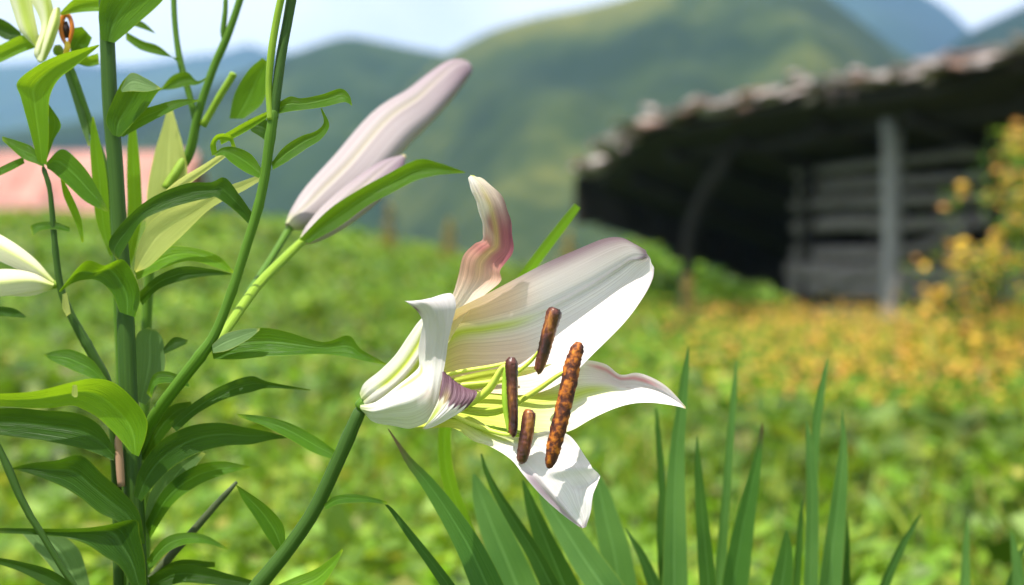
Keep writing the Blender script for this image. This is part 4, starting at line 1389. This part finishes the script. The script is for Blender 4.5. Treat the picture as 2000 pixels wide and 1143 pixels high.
# ------------------------------------------------------------------ lily with the cream flower at the left
g5 = px(200, 1300, 0.80)
lily5 = empty('lily_plant', (g5[0], g5[1], 0), 'thin kinked lily stalk with arching leaves and a cream flower', 'lily', 'lily plants')
stem(lily5, [(84, 326, -190, 6), (97, 370, -192, 6), (104, 440, -196, 7), (111, 515, -200, 8), (121, 572, -204, 9), (140, 618, -208, 10), (160, 655, -212, 12), (182, 695, -216, 12), (212, 760, -226, 12), (226, 900, -240, 12), (232, 1150, -250, 13)], M['stem_dark'], (g5[0], g5[1]), n=60, knob=.12)
Z5 = -190
for m_, rows, dz, tl in [
    ('leaf_bright', [(74, 316, 91, 323), (54, 240, 95, 272), (41, 190, 95, 217), (34, 160, 99, 184), (74, 127, 116, 154), (120, 106, 149, 128), (193, 87, 194, 90)], 30, .25),
    ('leaf', [(92, 200, 95, 203), (95, 235, 119, 243), (92, 280, 106, 272), (88, 316, 90, 317)], 10, .2),
    ('leaf', [(90, 318, 92, 329), (120, 292, 104, 337), (150, 311, 134, 364), (180, 349, 167, 394), (213, 413, 208, 414)], 0, -.35),
    ('leaf', [(86, 319, 87, 327), (65, 289, 70, 320), (40, 277, 42, 308), (4, 266, 5, 275)], 6, -.3),
    ('leaf', [(45, 307, 48, 319), (20, 317, 22, 333), (-25, 340, -20, 352)], 0, -.2),
    ('leaf', [(136, 444, 136, 453), (105, 433, 105, 448), (75, 435, 78, 451), (59, 441, 64, 462)], 0, -.3),
    ('leaf_bright', [(118, 350, 124, 352), (125, 385, 140, 382), (145, 430, 158, 425), (160, 475, 164, 472)], -20, .1),
    ('leaf_dark', [(51, 618, 48, 621), (25, 602, 25, 619), (-25, 597, -25, 616)], 0, -.2),
    ('leaf_pale', [(122, 575, 130, 572), (122, 600, 136, 600), (130, 618, 138, 612)], 6, .1)]:
    leaf(lily5, rows, M[m_], Z5 + dz, .15, tl)
V, f, uv = tube_pts(F(crom(np.array([(114, 556, -204), (104, 556, -204), (94, 555, -204)], float), 6)), np.array([6, 8, 9, 10, 9, 6]) * UNIT, 10)
fl5 = link('flower', mesh('flower', V, f, True, uv), M['stem_pale'], lily5)


def tint_cream(u, v):
    c = np.ones(u.shape + (3,)) * np.array((.72, .69, .46))
    c = blend(c, GREEN, .6 * sm(.25, 0, v))
    return blend(c, GREEN, .5 * bell(u, .5, .1))


for rows in [three([[(106, 548, -200), (104, 552, -196), (102, 558, -200)], [(62, 500, -205), (58, 516, -190), (56, 536, -196)], [(0, 458, -215), (-4, 480, -195), (-6, 508, -200)], [(-70, 430, -230), (-75, 450, -210), (-80, 475, -214)]]),
             three([[(106, 554, -196), (104, 558, -190), (102, 564, -196)], [(60, 532, -190), (58, 548, -176), (58, 570, -186)], [(0, 526, -190), (-2, 552, -172), (-4, 580, -186)], [(-70, 540, -200), (-74, 560, -184), (-76, 590, -196)]]),
             three([[(104, 558, -204), (102, 562, -200), (100, 566, -204)], [(70, 560, -204), (66, 568, -198), (60, 578, -204)], [(24, 562, -206), (20, 571, -200), (18, 578, -206)], [(-30, 556, -210), (-34, 566, -204), (-36, 574, -210)]])]:
    o = loft('tepal', rows, M['petal'], None, 21, 40, None, tint_cream)
    o.parent = fl5

# ------------------------------------------------------------------ lily with the spent flower at the top left
g6 = px(230, 1300, 0.86)
lily6 = empty('lily_plant', (g6[0], g6[1], 0), 'lily stalk topped by a spent yellow green flower and orange anther', 'lily', 'lily plants')
stem(lily6, [(118, 96, -330, 8), (140, 138, -335, 8), (167, 215, -340, 9), (189, 282, -345, 10), (206, 335, -350, 10), (222, 450, -370, 11), (232, 620, -390, 12), (238, 800, -400, 12), (244, 1150, -410, 13)], M['stem'], (g6[0], g6[1]), n=60)
V, f, uv = tube_pts(F(crom(np.array([(112, 108, -328), (114, 100, -326), (112, 88, -322)], float), 6)), np.array([8, 10, 12, 12, 10, 6]) * UNIT, 10)
fl6 = link('flower', mesh('flower', V, f, True, uv), M['stem_pale'], lily6)


def tint_spent(u, v):
    c = np.ones(u.shape + (3,)) * np.array((.62, .66, .26))
    c = blend(c, np.array((.45, .56, .08)), bell(u, .65, .25))
    return blend(c, np.array((.78, .78, .55)), .8 * bell(u, .25, .18))


def sub6(o):
    o.parent = fl6
    return o


for rows in [three([[(66, 90, -300), (70, 92, -292), (76, 90, -300)], [(40, 62, -300), (54, 66, -286), (74, 62, -298)], [(26, 25, -306), (42, 28, -290), (66, 22, -300)], [(10, -30, -310), (28, -32, -294), (56, -36, -304)]]),
             three([[(74, 120, -300), (80, 122, -290), (88, 118, -300)], [(66, 100, -294), (78, 96, -280), (94, 94, -292)], [(80, 50, -296), (92, 46, -282), (104, 60, -292)], [(60, 0, -300), (84, -6, -286), (104, 16, -296)], [(40, -40, -306), (66, -44, -292), (90, -30, -300)]]),
             three([[(72, 116, -286), (82, 120, -280), (90, 116, -284)], [(82, 84, -282), (94, 82, -272), (104, 88, -280)], [(92, 48, -284), (106, 44, -272), (117, 46, -280)], [(104, 18, -288), (112, 14, -280), (118, 16, -286)]])]:
    sub6(loft('tepal', rows, M['petal'], None, 17, 36, None, tint_spent))
rr = crom(np.array([(132, 92, -300, 3), (122, 72, -300, 5), (119, 48, -300, 6), (126, 30, -300, 6), (136, 34, -300, 5), (141, 56, -300, 5), (136, 80, -300, 4), (132, 92, -300, 3)], float), 40)
V, f, uv = tube_pts(F(rr[:, :3]), rr[:, 3] * UNIT, 10)
sub6(link('anther', mesh('anther', V, f, True, uv), noise_mat('orange_anther', [(0.3, (.40, .10, .01)), (0.7, (.55, .17, .02))], 80, .4), None))
rr = crom(np.array([(129, 42, -304, 3), (129, 56, -304, 8), (131, 74, -304, 4)], float), 14)
V, f, uv = tube_pts(F(rr[:, :3]), rr[:, 3] * UNIT, 10)
sub6(link('anther_slit', mesh('anther_slit', V, f, True, uv), noise_mat('black_anther_slit', [(0.3, (.012, .008, .008)), (0.7, (.03, .015, .012))], 80, .4), None))
rr = crom(np.array([(132, 82, -300, 6), (131, 96, -300, 7), (126, 112, -304, 5)], float), 14)
V, f, uv = tube_pts(F(rr[:, :3]), rr[:, 3] * UNIT, 10)
sub6(link('filament', mesh('filament', V, f, True, uv), noise_mat('yellow_filament', [(0.3, (.62, .40, .02)), (0.7, (.75, .52, .04))], 80, .4), None))
for m_, rows, z in [
    ('leaf_bright', [(116, 26, 120, 30), (148, -4, 160, 24), (200, -20, 200, 22)], -290),
    ('leaf_bright', [(76, 68, 79, 90), (40, 70, 45, 102), (0, 88, 0, 122), (-35, 100, -35, 134)], -310),
    ('leaf', [(138, 102, 145, 100), (138, 60, 168, 96), (160, 52, 180, 74)], -320),
    ('leaf_bright', [(140, 120, 150, 124), (165, 112, 172, 130), (192, 104, 194, 126)], -330),
    ('leaf_dark', [(-20, 30, -16, 60), (10, 40, 14, 78), (40, 62, 44, 74)], -420),
    ('leaf_back_and_glint', [(118, 120, 124, 116), (138, 180, 152, 172), (158, 246, 170, 240), (172, 286, 176, 284)], -330)]:
    leaf(lily6, rows, M[m_], z, .15, .2)

# two bare stalks
g7 = px(215, 1270, 0.72)
st7 = empty('bare_stalk', (g7[0], g7[1], 0), 'dark bare stalk leaning out to the left under the broad leaves', 'stalk')
stem(st7, [(-60, 740, -80, 7), (-10, 860, -84, 8), (12, 905, -86, 8.5), (46, 985, -88, 9), (86, 1050, -92, 8), (122, 1110, -98, 8), (165, 1175, -104, 8)], M['stem_dark'], (g7[0], g7[1]), n=40, knob=.2)
g8 = px(200, 1330, 0.78)
st8 = empty('bare_stalk', (g8[0], g8[1], 0), 'dark leafless stalk slanting up to the right between the broad leaves', 'stalk')
stem(st8, [(462, 942, -240, 7), (420, 988, -244, 8), (380, 1034, -248, 9), (330, 1090, -252, 10), (280, 1150, -256, 10)], noise_mat('brown_stalk', [(0.3, (.035, .055, .02)), (0.7, (.075, .09, .035))], 40, .6), (g8[0], g8[1]), n=36)


# ------------------------------------------------------------------ iris clumps
def blade(parent, pts, mat, z, base, fold=.25, name='leaf', roll=0.0):
    """pts: (x, y, half width) from the tip down; then straight on to the soil at base"""
    pts = np.array(pts, float)
    c = F(np.stack([pts[:, 0], pts[:, 1], np.full(len(pts), z)], 1))
    hw = .9 * pts[:, 2] * (0.7 - z * UNIT) / FPX
    n = len(c)
    T = np.gradient(c, axis=0); T /= np.linalg.norm(T, axis=1, keepdims=True)
    e = np.array((base[0], base[1], -.02))
    # carry on smoothly below the frame: cubic from the last traced point down to the soil
    seg = np.linalg.norm(c[-1] - c[-2])
    d0 = (c[-1] - c[-2]) / seg
    D = np.linalg.norm(e - c[-1])
    kk = np.linspace(0, 1, max(4, int(D / max(seg, .012)) + 1))[1:, None]
    p1, p2 = c[-1] + d0 * D * .33, e + np.array((0, 0, D * .4))
    low = (1 - kk) ** 3 * c[-1] + 3 * (1 - kk) ** 2 * kk * p1 + 3 * (1 - kk) * kk ** 2 * p2 + kk ** 3 * e
    seq = np.concatenate([c, low])
    hw = np.concatenate([hw, hw[-1] * (1 + .1 * np.sin(kk[:, 0] * 3) - .15 * kk[:, 0])])
    C = crom(np.concatenate([seq, hw[:, None]], 1), 90)
    P, w = C[:, :3], np.maximum(C[:, 3], 0)
    T = np.gradient(P, axis=0); T /= np.linalg.norm(T, axis=1, keepdims=True)
    view = np.array((math.sin(roll), -math.cos(roll), 0.0))
    S = np.cross(T, view); S /= np.linalg.norm(S, axis=1, keepdims=True)
    Nn = np.cross(S, T)
    cols = np.linspace(-1, 1, 9)
    g = P[:, None] + S[:, None] * (cols[None, :, None] * w[:, None, None]) + Nn[:, None] * ((np.abs(cols)[None, :, None] - .5) * fold * w[:, None, None])
    nv, nu = g.shape[:2]
    idx = np.arange(nu * nv).reshape(nv, nu)
    f = np.stack([idx[:-1, :-1], idx[:-1, 1:], idx[1:, 1:], idx[1:, :-1]], -1).reshape(-1, 4)
    u = np.broadcast_to((cols + 1) / 2, (nv, nu)); v = np.broadcast_to(np.linspace(0, 1, nv)[:, None], (nv, nu))
    return link(name, mesh(name, g.reshape(-1, 3), f, True, np.stack([u.ravel(), v.ravel()], 1)), mat, parent)


def clump(label, x, d, blades, seed):
    b = px(x, 1143, d)
    root = empty('iris_clump', (b[0], b[1], 0), label, 'iris leaves', 'iris clumps')
    r = np.random.default_rng(seed)
    for pts, m_, z, roll in blades:
        z = z - 140 if z < -250 else z
        e = F(np.array([[pts[-1][0], pts[-1][1], z]]))[0]
        base = (b[0] * .55 + e[0] * .45 + r.normal(0, .008), e[1] + r.normal(0, .006))
        blade(root, pts, M[m_], z, base, roll=roll)
    return root


clump('clump of broad iris blades below the open lily flower, one brown tipped', 1090, .82, [
    ([(758, 838, 1), (778, 868, 4), (800, 902, 9), (834, 942, 15), (875, 1000, 22), (918, 1072, 29), (952, 1145, 34)], 'blade_brown', -190, .1),
    ([(752, 984, 2), (768, 1000, 5), (798, 1040, 9), (838, 1092, 12), (880, 1150, 15)], 'blade_dark', -60, -.3),
    ([(940, 886, 2), (950, 920, 6), (968, 958, 10), (1002, 1014, 15), (1042, 1078, 19), (1078, 1148, 23)], 'blade_dark', -260, -.5),
    ([(925, 925, 3), (938, 965, 20), (960, 1020, 32), (985, 1080, 38), (1012, 1145, 42)], 'blade', -520, .3),
    ([(1021, 938, 2), (1030, 965, 9), (1044, 1005, 17), (1068, 1065, 27), (1102, 1148, 40)], 'blade_dark', -330, -.5),
    ([(1050, 935, 3), (1070, 980, 18), (1102, 1030, 28), (1142, 1092, 34), (1182, 1150, 38)], 'blade', -420, .4),
    ([(1160, 915, 4), (1172, 960, 20), (1186, 1020, 29), (1202, 1085, 35), (1212, 1152, 38)], 'blade', -640, .2),
    ([(1222, 1032, 1), (1232, 1050, 4), (1254, 1086, 9), (1280, 1150, 14)], 'blade_dark', -420, 0),
    ([(900, 985, 2), (908, 1020, 10), (925, 1070, 18), (945, 1148, 26)], 'blade_dark', -330, -.4),
    ([(1128, 402, 8), (1105, 432, 10), (1062, 488, 11), (1020, 545, 11), (950, 650, 12), (885, 770, 13), (868, 860, 14), (880, 950, 15), (930, 1080, 17), (960, 1150, 18)], 'leaf_bright', -300, 0)], 1)
clump('tall clump of upright iris blades right of the lily flower', 1370, .88, [
    ([(1345, 676, 1), (1341, 705, 6), (1336, 745, 9.5), (1330, 805, 13), (1323, 870, 17), (1319, 960, 22), (1318, 1148, 29)], 'blade', -480, .2),
    ([(1281, 798, 2), (1284, 830, 5), (1288, 875, 7), (1294, 960, 9), (1306, 1148, 14)], 'blade_dark', -640, -.4),
    ([(1288, 965, 2), (1289, 1010, 7), (1292, 1060, 10), (1300, 1148, 14)], 'blade_dark', -560, -.4),
    ([(1362, 852, 1), (1362, 880, 5), (1365, 925, 10), (1371, 1000, 15), (1384, 1148, 21)], 'blade_dark', -460, -.6),
    ([(1438, 703, 1), (1436, 735, 5), (1432, 785, 7.5), (1425, 870, 9), (1417, 980, 10), (1404, 1148, 13)], 'blade', -660, .1),
    ([(1489, 826, 1), (1486, 855, 6), (1480, 892, 10), (1466, 962, 17), (1450, 1042, 25), (1434, 1148, 31)], 'blade_brown', -560, .2)], 2)
clump('narrow clump of iris blades growing apart, towards the hut post', 1590, .90, [
    ([(1615, 700, 1), (1611, 725, 5), (1604, 765, 8.5), (1595, 822, 10), (1590, 900, 10), (1586, 1148, 12)], 'blade', -620, .1),
    ([(1576, 820, 1), (1578, 850, 6), (1582, 892, 11), (1586, 980, 15), (1583, 1148, 18)], 'blade', -540, .3),
    ([(1645, 800, 1), (1646, 830, 4), (1647, 872, 9), (1641, 950, 16), (1631, 1040, 21), (1620, 1148, 26)], 'blade', -580, .1),
    ([(1652, 1000, 2), (1654, 1050, 6), (1652, 1148, 10)], 'blade_dark', -620, -.5),
    ([(1536, 1036, 3), (1536, 1060, 11), (1534, 1095, 18), (1525, 1152, 24)], 'blade_dark', -520, -.4),
    ([(1567, 975, 2), (1564, 1020, 6), (1561, 1070, 8), (1555, 1148, 9)], 'blade_dark', -640, -.4)], 3)
clump('single short iris blade leaning right, apart from the clumps', 1740, .9, [
    ([(1799, 1002, 1), (1788, 1022, 4), (1768, 1055, 8), (1745, 1102, 10), (1724, 1152, 11)], 'blade_dark', -640, 0)], 4)
clump('single short upright iris blade below the flowering shrub', 1885, .95, [
    ([(1890, 1012, 1), (1888, 1040, 6), (1886, 1085, 9), (1884, 1152, 12)], 'blade', -860, 0)], 5)
clump('pair of crossing iris blade tips below the flowering shrub', 1985, .93, [
    ([(1975, 1030, 1), (1979, 1060, 6), (1985, 1095, 11), (1992, 1152, 15)], 'blade', -800, 0),
    ([(2006, 1062, 1), (1990, 1090, 7), (1972, 1152, 12)], 'blade_dark', -820, 0)], 6)


# ------------------------------------------------------------------ air
def haze():
    m, t, out = new_mat('haze_air')
    v = nd(t, 'ShaderNodeVolumePrincipled', Density=0.00026)
    v.inputs['Color'].default_value = (0.32, 0.57, 1.0, 1)
    v.inputs['Anisotropy'].default_value = 0.2
    t.links.new(v.outputs[0], out.inputs['Volume'])
    me = box_mesh('haze', 5400, 5600, 420)
    o = link('haze', me, m)
    o.location = (0, 400, 420 / 2 - 35)
    props(o, 'thin pale blue haze filling the valley air', 'haze', kind='stuff')


haze()
